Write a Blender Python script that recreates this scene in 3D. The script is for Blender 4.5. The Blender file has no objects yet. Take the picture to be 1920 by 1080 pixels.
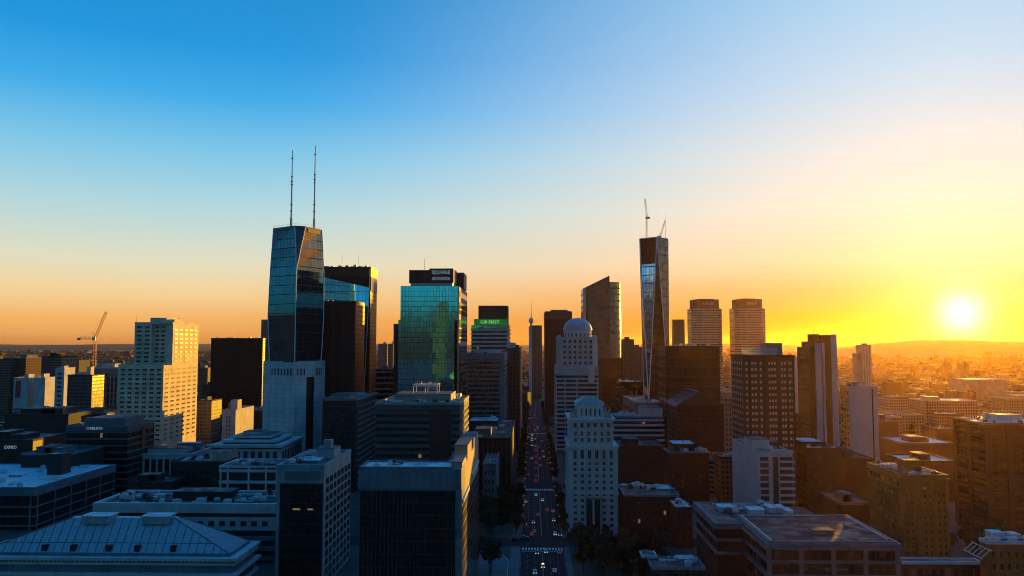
import bpy, bmesh, math, random
from mathutils import Vector, Matrix
R = math.radians
SC = bpy.context.scene
COL = SC.collection
# ------------------------------------------------------------------ camera
F = 1500.0                      # focal length in pixels of the 1920 px wide frame
CAMH = 100.0
PITCH = math.atan(103.0 / F)    # horizon at 643 px
YAW = math.atan(38.0 / F)       # street vanishing point at 998 px
cam = bpy.data.cameras.new('camera')
cam.sensor_width = 36.0
cam.lens = 36.0 * F / 1920.0
cam.clip_start = 1.0
cam.clip_end = 120000.0
cam_o = bpy.data.objects.new('camera', cam)
COL.objects.link(cam_o)
cam_o.location = (0, 0, CAMH)
cam_o.rotation_euler = (R(90) + PITCH, 0, YAW)
SC.camera = cam_o
CM = cam_o.rotation_euler.to_matrix()

def ray(px, py):
    return CM @ Vector(((px - 960) / F, (540 - py) / F, -1.0))
def at(px, py, Y):
    d = ray(px, py); t = Y / d.y
    return Vector((d.x * t, Y, CAMH + d.z * t))
def proj(p):
    q = CM.transposed() @ (Vector(p) - Vector((0, 0, CAMH)))
    return 960 + F * q.x / -q.z, 540 - F * q.y / -q.z
def ground(px, py, z=0.0):
    d = ray(px, py); t = (z - CAMH) / d.z
    return Vector((d.x * t, d.y * t, z))

# ------------------------------------------------------------------ light
EXPO = 0.7
SC.view_settings.view_transform = 'Standard'
SC.view_settings.look = 'None'
SC.view_settings.exposure = EXPO
SC.view_settings.gamma = 1.0
SC.view_settings.use_curve_mapping = False
SC.cycles.use_denoising = True
SC.cycles.max_bounces = 6
SC.cycles.volume_bounces = 0
SC.cycles.filter_width = 1.0
SC.cycles.sample_clamp_indirect = 4.0
SUND = ray(1802, 588).normalized()
SUN_EL = math.asin(SUND.z)
SUN_AZ = math.atan2(SUND.x, SUND.y)

def lin(c):
    return tuple(((v / 255.0) / 12.92 if v / 255.0 <= 0.04045 else ((v / 255.0 + 0.055) / 1.055) ** 2.4) for v in c)

class NT:
    def __init__(s, tree):
        s.t = tree; s.n = tree.nodes; s.l = tree.links
    def new(s, typ, **kw):
        n = s.n.new(typ)
        for k, v in kw.items(): setattr(n, k, v)
        return n
    def put(s, sock, v):
        if isinstance(v, bpy.types.NodeSocket): s.l.new(v, sock)
        elif v is not None: sock.default_value = v
    def math(s, op, a, b=None, c=None, clamp=False):
        n = s.new('ShaderNodeMath', operation=op, use_clamp=clamp)
        for i, v in enumerate((a, b, c)):
            if v is not None: s.put(n.inputs[i], v)
        return n.outputs[0]
    def vmath(s, op, a, b=None, out=0):
        n = s.new('ShaderNodeVectorMath', operation=op)
        s.put(n.inputs[0], a)
        if b is not None:
            if op == 'SCALE': s.put(n.inputs['Scale'], b)
            else: s.put(n.inputs[1], b)
        return n.outputs[out]
    def mix(s, f, a, b, mode='MIX'):
        n = s.new('ShaderNodeMix', data_type='RGBA', blend_type=mode)
        s.put(n.inputs[0], f)
        for i, v in ((6, a), (7, b)):
            if isinstance(v, (tuple, list)) and len(v) == 3: v = (*v, 1)
            s.put(n.inputs[i], v)
        return n.outputs[2]
    def ramp(s, f, pts, interp='LINEAR'):
        n = s.new('ShaderNodeValToRGB'); cr = n.color_ramp; cr.interpolation = interp
        while len(cr.elements) < len(pts): cr.elements.new(0.5)
        for e, (p, c) in zip(cr.elements, pts):
            e.position = p; e.color = (*c, 1) if len(c) == 3 else c
        s.put(n.inputs[0], f)
        return n.outputs[0]
    def maprange(s, v, a, b, c=0.0, d=1.0, interp='LINEAR'):
        n = s.new('ShaderNodeMapRange', interpolation_type=interp)
        for i, x in enumerate((v, a, b, c, d)): s.put(n.inputs[i], x)
        return n.outputs[0]

W = bpy.data.worlds.new('World'); SC.world = W
W.use_nodes = True
w = NT(W.node_tree); w.n.clear()
dirv = w.vmath('NORMALIZE', w.new('ShaderNodeTexCoord').outputs['Generated'])
sep = w.new('ShaderNodeSeparateXYZ'); w.put(sep.inputs[0], dirv)
zel = sep.outputs[2]
flat = w.vmath('NORMALIZE', w.vmath('MULTIPLY', dirv, (1, 1, 0)))
sflat = Vector((SUND.x, SUND.y, 0)).normalized()
caz = w.vmath('DOT_PRODUCT', flat, tuple(sflat), out=1)
az = w.math('ARCCOSINE', w.math('MINIMUM', w.math('MAXIMUM', caz, -1.0), 1.0))      # angle from the sun's azimuth
ef = w.math('POWER', w.math('MAXIMUM', zel, 0.0), 0.5)                             # sqrt stretches the low sky
k = 2 ** -EXPO
def L(c, m=1.0): return tuple(v * k * m for v in lin(c))
def q(z): return math.sqrt(z)
sunside = w.ramp(ef, [(0, L((160, 85, 12))), (q(.03), L((196, 122, 30))), (q(.062), L((222, 152, 96))), (q(.095), L((234, 198, 158))), (q(.16), L((236, 224, 206))),
                      (q(.223), L((226, 227, 224))), (q(.30), L((198, 221, 238))), (q(.40), L((165, 210, 240))), (q(.6), L((50, 120, 190))), (1, (0, .16, .48))])
sixty = w.ramp(ef, [(0, L((222, 142, 76))), (q(.0287), L((243, 180, 104))), (q(.062), L((240, 210, 156))), (q(.095), L((222, 219, 192))), (q(.16), L((172, 211, 220))),
                    (q(.223), L((118, 194, 230))), (q(.28), L((52, 168, 230))), (q(.335), L((0, 148, 220))), (q(.40), L((0, 138, 208))), (q(.6), L((0, 80, 150))), (1, (0, .16, .48))])
BK = .86
def C(*c): return tuple(v * BK for v in c)
behind = w.ramp(ef, [(0, C(.03, .014, .01)), (q(.012), C(.05, .03, .02)), (q(.03), C(.03, .06, .056)), (q(.05), C(.008, .19, .21)), (q(.075), C(.0, .24, .33)), (q(.12), C(.0, .25, .40)),
                     (q(.19), C(.008, .07, .15)), (q(.35), C(.006, .042, .105)), (q(.7), C(.0, .07, .22)), (1, C(.0, .16, .46))])
f1 = w.maprange(w.math('MULTIPLY', az, w.math('ADD', 1.0, w.math('MULTIPLY', zel, .9))), R(-3), R(60), interp='SMOOTHSTEP')
f2 = w.maprange(az, R(64), R(100), interp='SMOOTHSTEP')
skycol = w.mix(f2, w.mix(f1, sunside, sixty), behind)
nish = w.new('ShaderNodeTexSky', sky_type='NISHITA', sun_disc=False)
nish.sun_elevation = SUN_EL; nish.sun_rotation = SUN_AZ
skycol = w.mix(1.0, skycol, w.mix(1.0, nish.outputs[0], (.012, .012, .012), 'MULTIPLY'), 'ADD')
# aureole: angle from the sun
cs = w.vmath('DOT_PRODUCT', dirv, tuple(SUND), out=1)
ang = w.math('ARCCOSINE', w.math('MINIMUM', cs, 1.0))
def lobe(width, power=2.0):
    return w.math('EXPONENT', w.math('MULTIPLY', w.math('POWER', w.math('DIVIDE', ang, R(width)), power), -1.0))
for width, pw, col in ((1.15, 2, (1.0, 1.0, .9)), (2.5, 1.1, (.36, .31, .25)), (4.2, 1.5, (.22, .16, .05)), (8, 1.5, (.05, .035, .01))):
    skycol = w.mix(lobe(width, pw), skycol, w.mix(1.0, skycol, tuple(v * k for v in col), 'ADD'))
bg = w.new('ShaderNodeBackground'); bg.inputs[1].default_value = 1.0
w.put(bg.inputs[0], skycol)
wo = w.new('ShaderNodeOutputWorld'); w.l.new(bg.outputs[0], wo.inputs[0])

sun = bpy.data.lights.new('sun', 'SUN'); sun.energy = 5.0; sun.angle = R(0.5); sun.color = (1.0, .48, .02)
sun_o = bpy.data.objects.new('sun', sun); COL.objects.link(sun_o)
sun_o.rotation_euler = SUND.to_track_quat('Z', 'Y').to_euler()
sun_o.location = SUND * 500

# ------------------------------------------------------------------ materials
MATS = {}
def newmat(name):
    m = bpy.data.materials.new(name); m.use_nodes = True
    t = NT(m.node_tree); t.n.clear()
    o = t.new('ShaderNodeOutputMaterial')
    MATS[name] = m
    return m, t, o
def principled(t, color, rough=.7, metal=0.0, spec=None, normal=None, emis=None, es=0.0):
    p = t.new('ShaderNodeBsdfPrincipled')
    if isinstance(color, tuple): color = (*color[:3], 1)
    t.put(p.inputs['Base Color'], color); t.put(p.inputs['Roughness'], rough); t.put(p.inputs['Metallic'], metal)
    if spec is not None: p.inputs['Specular IOR Level'].default_value = spec
    if normal is not None: t.put(p.inputs['Normal'], normal)
    if emis is not None:
        t.put(p.inputs['Emission Color'], (*emis[:3], 1) if isinstance(emis, tuple) else emis)
        t.put(p.inputs['Emission Strength'], es)
    return p
def sc(c, k): return tuple(v * k for v in c)
def wall(name, c, var=.35, rough=.8, streak=.25, scale=.12, joint=None):
    """painted / concrete / stone wall: blotches, rain streaks and a little bump; joint=(w,h) panel joints"""
    m, t, o = newmat(name)
    tc = t.new('ShaderNodeTexCoord')
    info = t.new('ShaderNodeObjectInfo')
    off = t.vmath('ADD', tc.outputs['Object'], t.vmath('SCALE', (37.0, 91.0, 13.0), info.outputs['Random']))
    n1 = t.new('ShaderNodeTexNoise'); n1.inputs['Scale'].default_value = scale; n1.inputs['Detail'].default_value = 6; t.put(n1.inputs[0], off)
    st = t.new('ShaderNodeTexNoise'); st.inputs['Scale'].default_value = 1.0; st.inputs['Detail'].default_value = 3
    t.put(st.inputs[0], t.vmath('MULTIPLY', off, (.9, .9, .05)))
    f = t.maprange(n1.outputs[0], .3, .7)
    col = t.mix(f, sc(c, 1 - var), sc(c, 1 + var * .4))
    col = t.mix(t.math('MULTIPLY', t.maprange(st.outputs[0], .45, .75), streak), col, sc(c, .45))
    if joint:
        s = t.new('ShaderNodeSeparateXYZ'); t.put(s.inputs[0], tc.outputs['Object'])
        u = t.math('ADD', s.outputs[0], s.outputs[1])
        ju = t.math('LESS_THAN', t.math('FRACT', t.math('DIVIDE', u, joint[0])), .06)
        jv = t.math('LESS_THAN', t.math('FRACT', t.math('DIVIDE', s.outputs[2], joint[1])), .08)
        col = t.mix(t.math('MULTIPLY', t.math('MAXIMUM', ju, jv), .55), col, sc(c, .3))
    spec = .15 if 'asphalt' in name else None
    b = t.new('ShaderNodeBump'); b.inputs['Strength'].default_value = .25; b.inputs['Distance'].default_value = .15
    t.put(b.inputs['Height'], n1.outputs[0])
    p = principled(t, col, rough, spec=spec, normal=b.outputs[0])
    t.l.new(p.outputs[0], o.inputs[0])
    return m
def facade(name, glass, frame, cw=1.5, fh=3.6, fx=.08, fz=.12, metal=.8, rough=.07, wob=.012, lit=0.0, litc=(1, .62, .25), lits=1.2, frough=.6, var=.5, zoff=0.0, spec=.5):
    """curtain wall: panes between mullions and floor edges; every pane leans a hair differently"""
    m, t, o = newmat(name)
    tc = t.new('ShaderNodeTexCoord')
    s = t.new('ShaderNodeSeparateXYZ'); t.put(s.inputs[0], tc.outputs['Object'])
    ns = t.new('ShaderNodeSeparateXYZ'); t.put(ns.inputs[0], tc.outputs['Normal'])
    side = t.math('GREATER_THAN', t.math('ABSOLUTE', ns.outputs[0]), t.math('ABSOLUTE', ns.outputs[1]))
    u = t.math('ADD', t.math('MULTIPLY', s.outputs[1], side), t.math('MULTIPLY', s.outputs[0], t.math('SUBTRACT', 1.0, side)))
    uu = t.math('DIVIDE', u, cw); vv = t.math('DIVIDE', t.math('ADD', s.outputs[2], zoff), fh)
    mask = t.math('MAXIMUM', t.math('LESS_THAN', t.math('FRACT', uu), fx), t.math('LESS_THAN', t.math('FRACT', vv), fz))
    cell = t.new('ShaderNodeCombineXYZ')
    t.put(cell.inputs[0], t.math('FLOOR', uu)); t.put(cell.inputs[1], t.math('FLOOR', vv)); t.put(cell.inputs[2], t.math('MULTIPLY', side, 7.0))
    wn = t.new('ShaderNodeTexWhiteNoise', noise_dimensions='3D'); t.put(wn.inputs[0], cell.outputs[0])
    geo = t.new('ShaderNodeNewGeometry')
    nn = t.new('ShaderNodeTexNoise'); nn.inputs['Scale'].default_value = .35; t.put(nn.inputs[0], tc.outputs['Object'])
    jit = t.vmath('SCALE', t.vmath('SUBTRACT', wn.outputs['Color'], (.5, .5, .5)), wob * 2)
    jit = t.vmath('ADD', jit, t.vmath('SCALE', t.vmath('SUBTRACT', nn.outputs['Color'], (.5, .5, .5)), wob * 2))
    nrm = t.vmath('NORMALIZE', t.vmath('ADD', geo.outputs['Normal'], jit))
    gcol = t.mix(wn.outputs[0], sc(glass, 1 - var), sc(glass, 1 + var * .35))
    g = principled(t, gcol, rough, metal, spec=spec, normal=nrm)
    if lit > 0:
        wn2 = t.new('ShaderNodeTexWhiteNoise', noise_dimensions='3D'); t.put(wn2.inputs[0], t.vmath('ADD', cell.outputs[0], (11.3, 5.7, 3.1)))
        t.put(g.inputs['Emission Color'], (*litc, 1))
        t.put(g.inputs['Emission Strength'], t.math('MULTIPLY', t.math('LESS_THAN', wn2.outputs[0], lit), lits))
    fr = principled(t, frame, frough, spec=spec)
    mx = t.new('ShaderNodeMixShader'); t.put(mx.inputs[0], mask)
    t.l.new(g.outputs[0], mx.inputs[1]); t.l.new(fr.outputs[0], mx.inputs[2])
    t.l.new(mx.outputs[0], o.inputs[0])
    return m
def plain(name, c, rough=.5, metal=0.0, emis=None, es=0.0, var=.15):
    m, t, o = newmat(name)
    tc = t.new('ShaderNodeTexCoord')
    n1 = t.new('ShaderNodeTexNoise'); n1.inputs['Scale'].default_value = .8; n1.inputs['Detail'].default_value = 5; t.put(n1.inputs[0], tc.outputs['Object'])
    col = t.mix(n1.outputs[0], sc(c, 1 - var), sc(c, 1 + var))
    p = principled(t, col, rough, metal, emis=emis, es=es)
    t.l.new(p.outputs[0], o.inputs[0])
    return m
def roofmat(name, c, var=.45):
    m, t, o = newmat(name)
    tc = t.new('ShaderNodeTexCoord')
    n1 = t.new('ShaderNodeTexNoise'); n1.inputs['Scale'].default_value = .09; n1.inputs['Detail'].default_value = 8; n1.inputs['Roughness'].default_value = .65
    t.put(n1.inputs[0], tc.outputs['Object'])
    v = t.new('ShaderNodeTexVoronoi', feature='DISTANCE_TO_EDGE'); v.inputs['Scale'].default_value = .11; t.put(v.inputs[0], tc.outputs['Object'])
    col = t.mix(t.maprange(n1.outputs[0], .3, .7), sc(c, 1 - var), sc(c, 1 + var * .5))
    col = t.mix(t.math('MULTIPLY', t.maprange(v.outputs[0], .05, .0), .5), col, sc(c, .35))
    n3 = t.new('ShaderNodeTexNoise'); n3.inputs['Scale'].default_value = .16; n3.inputs['Detail'].default_value = 4; t.put(n3.inputs[0], tc.outputs['Object'])
    p = principled(t, col, t.maprange(n3.outputs[0], .42, .6, .95, .45), spec=.25)
    t.l.new(p.outputs[0], o.inputs[0])
    return m

M = {}
M['cream'] = wall('cream_concrete', (.80, .66, .47))
M['white'] = wall('flare_tinted_white_render', (.60, .50, .445), var=.2, streak=.2)  # warm lens-flare tint put into the white wall colour
M['rose'] = wall('rose_stone', (.58, .40, .30), var=.2)
M['pale'] = wall('pale_stone', (.56, .55, .53), var=.25)
M['palej'] = wall('pale_stone_panels', (.68, .67, .67), var=.2, joint=(3.0, 3.6))
M['grey'] = wall('grey_concrete', (.20, .20, .205))  # tone lowered: shade on the low buildings is put into the colour
M['bluegrey'] = wall('blue_grey_panel', (.15, .19, .22), joint=(2.4, 40.0))  # darkened as well, street-level shade included in the base colour
M['dgrey'] = wall('dark_grey_cladding', (.032, .034, .037))  # low-city shade deepens this base colour
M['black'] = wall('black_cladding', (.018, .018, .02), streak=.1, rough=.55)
M['brown'] = wall('brown_granite', (.15, .085, .06))
M['dbrown'] = wall('dark_brown_brick', (.034, .017, .012))  # brick tone lowered to hold the shade around low blocks
M['maroon'] = wall('maroon_brick', (.075, .026, .018))
M['ochre'] = wall('ochre_brick', (.22, .105, .03))
M['tan'] = wall('tan_stone', (.42, .33, .24))
M['palegreen'] = wall('grey_green_render', (.30, .33, .34))
M['roofg'] = roofmat('grey_gravel_roof', (.12, .12, .125))
M['roofd'] = roofmat('dark_felt_roof', (.07, .07, .075))
M['roofw'] = roofmat('white_membrane_roof', (.62, .66, .68), var=.25)
M['roofb'] = roofmat('brown_felt_roof', (.06, .05, .05))
M['metal'] = plain('galvanised_metal', (.55, .57, .58), .45, .3)
M['dmetal'] = plain('dark_metal', (.05, .05, .055), .5)
M['wmetal'] = plain('white_painted_steel', (.72, .70, .70), .4)
M['trimw'] = plain('white_edge_trim', (.85, .83, .82), .45, var=.05)
M['cranered'] = plain('red_crane_paint', (.5, .05, .012), .5)
def window_glass():
    m, t, o = newmat('window_glass')
    inf = t.new('ShaderNodeObjectInfo'); tc = t.new('ShaderNodeTexCoord')
    s = t.new('ShaderNodeSeparateXYZ'); t.put(s.inputs[0], tc.outputs['Object'])
    blind = t.math('MULTIPLY', t.math('GREATER_THAN', inf.outputs['Random'], .8), t.math('GREATER_THAN', s.outputs[2], t.math('MULTIPLY', t.math('SUBTRACT', t.math('FRACT', t.math('MULTIPLY', inf.outputs['Random'], 37.0)), .6), 2.0)))
    col = t.mix(blind, t.mix(inf.outputs['Random'], (.012, .014, .017), (.035, .04, .046)), (.10, .094, .085))
    p = principled(t, col, .12); t.l.new(p.outputs[0], o.inputs[0]); return m
M['gw'] = window_glass()
M['gwl'] = plain('curtained_window', (.55, .46, .42), .4, .0)
M['litw'] = plain('lit_window', (.5, .35, .2), .4, emis=(1, .55, .2), es=.12)
M['g_teal'] = facade('teal_glass', (.11, .68, .76), (.012, .05, .06), 2.4, 4.0, .08, .07, metal=.92, rough=.04, wob=.003, var=.12)
M['g_tower'] = facade('dark_teal_glass', (.075, .18, .23), (.018, .032, .04), 3.2, 7.2, .05, .08, metal=.9, rough=.05, wob=.002, var=.15)
M['g_towerg'] = facade('sunset_tinted_glass', (.36, .24, .15), (.09, .06, .04), 3.2, 7.2, .09, .1, metal=.6, rough=.12, wob=.003, var=.2)  # orange sky reflection put into the glass tint
M['g_blue'] = facade('sky_blue_glass', (.2, .78, 1.0), (.03, .14, .2), 3.0, 7.6, .05, .05, metal=1.0, rough=.05, wob=.003, var=.12)
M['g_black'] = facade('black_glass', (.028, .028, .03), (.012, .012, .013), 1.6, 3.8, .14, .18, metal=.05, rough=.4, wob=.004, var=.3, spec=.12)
M['g_brown'] = facade('bronze_glass', (.20, .125, .085), (.13, .085, .062), 3.2, 7.4, .05, .3, metal=.35, rough=.2, wob=.01)
M['g_bronze'] = facade('dark_bronze_glass', (.12, .065, .04), (.05, .027, .018), 3.0, 7.4, .06, .14, metal=.5, rough=.1, wob=.01)
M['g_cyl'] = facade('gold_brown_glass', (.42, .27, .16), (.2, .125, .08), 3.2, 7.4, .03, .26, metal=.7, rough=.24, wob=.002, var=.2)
M['g_strip'] = facade('ribbon_window', (.03, .034, .037), (.015, .015, .016), 1.8, 3.6, .1, .02, metal=.2, rough=.15, lit=.006, lits=.12)
M['g_stripd'] = facade('dark_ribbon_window', (.016, .017, .019), (.01, .01, .01), 1.8, 3.6, .1, .02, metal=.0, rough=.2, lit=.003, lits=.1)
M['g_fg'] = facade('dark_finned_glass', (.018, .019, .021), (.04, .045, .05), 1.3, 3.9, .16, .1, metal=.1, rough=.15, lit=.0)
M['g_far'] = facade('far_window_grid', (.06, .06, .065), (.26, .235, .22), 2.6, 3.3, .45, .45, metal=.4, rough=.2)
M['g_farp'] = facade('far_pale_window_grid', (.04, .04, .045), (.17, .14, .12), 2.8, 3.3, .5, .42, metal=.3, rough=.2)
M['g_fard'] = facade('far_dark_window_grid', (.05, .055, .06), (.10, .09, .085), 2.4, 3.3, .35, .4, metal=.5, rough=.2)
M['g_farb'] = facade('far_brick_window_grid', (.06, .05, .05), (.2, .10, .06), 2.6, 3.2, .5, .5, metal=.3, rough=.2)
M['signw'] = plain('white_sign_letters', (.7, .75, .8), .5, emis=(.62, .75, .9), es=.16)
M['signg'] = plain('green_sign_panel', (.01, .09, .02), .5, emis=(.0, .12, .02), es=.45)
M['signgl'] = plain('green_sign_letters', (.3, .7, .2), .5, emis=(.35, .9, .2), es=.55)
M['red'] = plain('red_banner_cloth', (.45, .04, .05), .7)

# ------------------------------------------------------------------ mesh helpers
class MB:
    def __init__(s): s.v = []; s.f = []; s.m = []; s.mi = 0
    def poly(s, pts):
        b = len(s.v); s.v += [tuple(p) for p in pts]; s.f.append(tuple(range(b, b + len(pts)))); s.m.append(s.mi)
        return s
    def box(s, x0, x1, y0, y1, z0, z1):
        b = len(s.v)
        s.v += [(x0, y0, z0), (x1, y0, z0), (x1, y1, z0), (x0, y1, z0), (x0, y0, z1), (x1, y0, z1), (x1, y1, z1), (x0, y1, z1)]
        for f in ((0, 3, 2, 1), (4, 5, 6, 7), (0, 1, 5, 4), (1, 2, 6, 5), (2, 3, 7, 6), (3, 0, 4, 7)):
            s.f.append(tuple(b + i for i in f)); s.m.append(s.mi)
        return s
    def prism(s, pts, z0, z1, pts_top=None):
        """pts counter-clockwise plan; z1 may be a list"""
        n = len(pts); b = len(s.v); tp = pts_top or pts
        zt = z1 if isinstance(z1, (list, tuple)) else [z1] * n
        s.v += [(p[0], p[1], z0) for p in pts] + [(p[0], p[1], z) for p, z in zip(tp, zt)]
        s.f.append(tuple(b + i for i in reversed(range(n)))); s.m.append(s.mi)
        s.f.append(tuple(b + n + i for i in range(n))); s.m.append(s.mi)
        for i in range(n):
            j = (i + 1) % n
            s.f.append((b + i, b + j, b + n + j, b + n + i)); s.m.append(s.mi)
        return s
    def tube(s, p0, p1, r0, r1=None, n=6):
        r1 = r0 if r1 is None else r1
        p0 = Vector(p0); p1 = Vector(p1); d = (p1 - p0)
        if d.length < 1e-6: return s
        d.normalize(); a = d.orthogonal().normalized(); c = d.cross(a)
        b = len(s.v)
        for p, r in ((p0, r0), (p1, r1)):
            for i in range(n):
                t = 2 * math.pi * i / n
                s.v.append(tuple(p + a * (r * math.cos(t)) + c * (r * math.sin(t))))
        for i in range(n):
            j = (i + 1) % n
            s.f.append((b + i, b + j, b + n + j, b + n + i)); s.m.append(s.mi)
        s.f.append(tuple(b + i for i in reversed(range(n)))); s.f.append(tuple(b + n + i for i in range(n))); s.m += [s.mi, s.mi]
        return s
    def lathe(s, prof, n=16, c=(0, 0)):
        b = len(s.v); k = len(prof)
        for r, z in prof:
            for i in range(n):
                t = 2 * math.pi * i / n
                s.v.append((c[0] + r * math.cos(t), c[1] + r * math.sin(t), z))
        for j in range(k - 1):
            for i in range(n):
                i2 = (i + 1) % n
                s.f.append((b + j * n + i, b + j * n + i2, b + (j + 1) * n + i2, b + (j + 1) * n + i)); s.m.append(s.mi)
        s.f.append(tuple(b + i for i in reversed(range(n)))); s.f.append(tuple(b + (k - 1) * n + i for i in range(n))); s.m += [s.mi, s.mi]
        return s
    def lattice(s, p0, p1, wid, step, r=.12):
        """four chords with diagonals"""
        p0 = Vector(p0); p1 = Vector(p1); d = (p1 - p0); Ln = d.length; d.normalize()
        a = d.orthogonal().normalized(); c = d.cross(a); h = wid / 2
        cs = [a * h + c * h, -a * h + c * h, -a * h - c * h, a * h - c * h]
        for k_ in cs: s.tube(p0 + k_, p1 + k_, r, n=4)
        n = max(2, int(Ln / step))
        for i in range(n):
            q0 = p0 + d * (Ln * i / n); q1 = p0 + d * (Ln * (i + 1) / n)
            for j in range(4): s.tube(q0 + cs[j], q1 + cs[(j + 1) % 4], r * .7, n=3)
        return s
    def mesh(s, name, mats, smooth=False):
        me = bpy.data.meshes.new(name); me.from_pydata(s.v, [], s.f); me.update()
        for m_ in (mats if isinstance(mats, (list, tuple)) else [mats]): me.materials.append(m_)
        if any(s.m): me.polygons.foreach_set('material_index', s.m)
        if smooth: me.polygons.foreach_set('use_smooth', [True] * len(s.f))
        return me
    def build(s, name, mats, parent=None, smooth=False):
        o = bpy.data.objects.new(name, s.mesh(name, mats, smooth)); COL.objects.link(o)
        if parent is not None: o.parent = parent
        return o
def link(name, me, parent=None, loc=(0, 0, 0), rz=0.0):
    o = bpy.data.objects.new(name, me); COL.objects.link(o); o.location = loc; o.rotation_euler = (0, 0, rz)
    if parent is not None: o.parent = parent
    return o
def tag(o, label=None, cat=None, group=None, kind=None):
    for k_, v in (('label', label), ('category', cat), ('group', group), ('kind', kind)):
        if v: o[k_] = v
    return o
def empty(name, loc, label, cat, group=None, rz=0.0):
    o = bpy.data.objects.new(name, None); COL.objects.link(o); o.location = loc; o.rotation_euler = (0, 0, rz); o.empty_display_size = 1.0
    return tag(o, label, cat, group)
def copy_tree(o, parent=None):
    c = o.copy(); COL.objects.link(c)
    if parent is not None: c.parent = parent
    for ch in [x for x in KIDS.get(o.name, [])]: copy_tree(ch, c)
    return c
KIDS = {}
def index_kids(root):
    for o in bpy.data.objects:
        if o.parent is not None: KIDS.setdefault(o.parent.name, [])
    KIDS.clear()
    for o in bpy.data.objects:
        if o.parent is not None: KIDS.setdefault(o.parent.name, []).append(o)
def text(s, size, root, loc, mat, face='F', name='lettering', width=None, extrude=.08, mirror=False):
    cu = bpy.data.curves.new('lettering', 'FONT'); cu.body = s; cu.size = size; cu.extrude = extrude; cu.align_x = 'CENTER'; cu.align_y = 'CENTER'; cu.resolution_u = 2
    tmp = bpy.data.objects.new('tmp', cu); COL.objects.link(tmp)
    bpy.context.view_layer.update()
    me = bpy.data.meshes.new_from_object(tmp.evaluated_get(bpy.context.evaluated_depsgraph_get()))
    bpy.data.objects.remove(tmp); bpy.data.curves.remove(cu)
    xs = [v.co.x for v in me.vertices]; wd = max(xs) - min(xs)
    kx = (width / wd) if width else 1.0
    for v in me.vertices: v.co = (v.co.x * kx, -v.co.z, v.co.y)
    me.materials.clear(); me.materials.append(mat)
    return link(name, me, root, loc, {'F': 0, 'R': R(90), 'L': R(-90)}[face])

# ------------------------------------------------------------------ building kit
WIN = {}
def window_mesh(ww, wh, glass, frame, sill):
    key = (round(ww, 2), round(wh, 2), glass, frame, sill)
    if key not in WIN:
        b = MB(); t = min(.16, ww * .09)
        b.box(-ww / 2 + t, ww / 2 - t, -.05, .1, -wh / 2 + t, wh / 2 - t)
        b.mi = 1
        b.box(-ww / 2, -ww / 2 + t, -.16, .1, -wh / 2, wh / 2).box(ww / 2 - t, ww / 2, -.16, .1, -wh / 2, wh / 2)
        b.box(-ww / 2 + t, ww / 2 - t, -.16, .1, wh / 2 - t, wh / 2).box(-ww / 2 + t, ww / 2 - t, -.16, .1, -wh / 2, -wh / 2 + t)
        b.box(-t * .25, t * .25, -.1, -.051, -wh / 2 + t, wh / 2 - t)
        if sill: b.box(-ww / 2 - .15, ww / 2 + .15, -.34, .05, -wh / 2 - .22, -wh / 2 - .002)
        WIN[key] = b
    b = WIN[key]
    if not hasattr(b, 'me'): b.me = b.mesh('window', [M[glass], M[frame]])
    return b
rnd = random.Random(7)
RECTS = []
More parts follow.
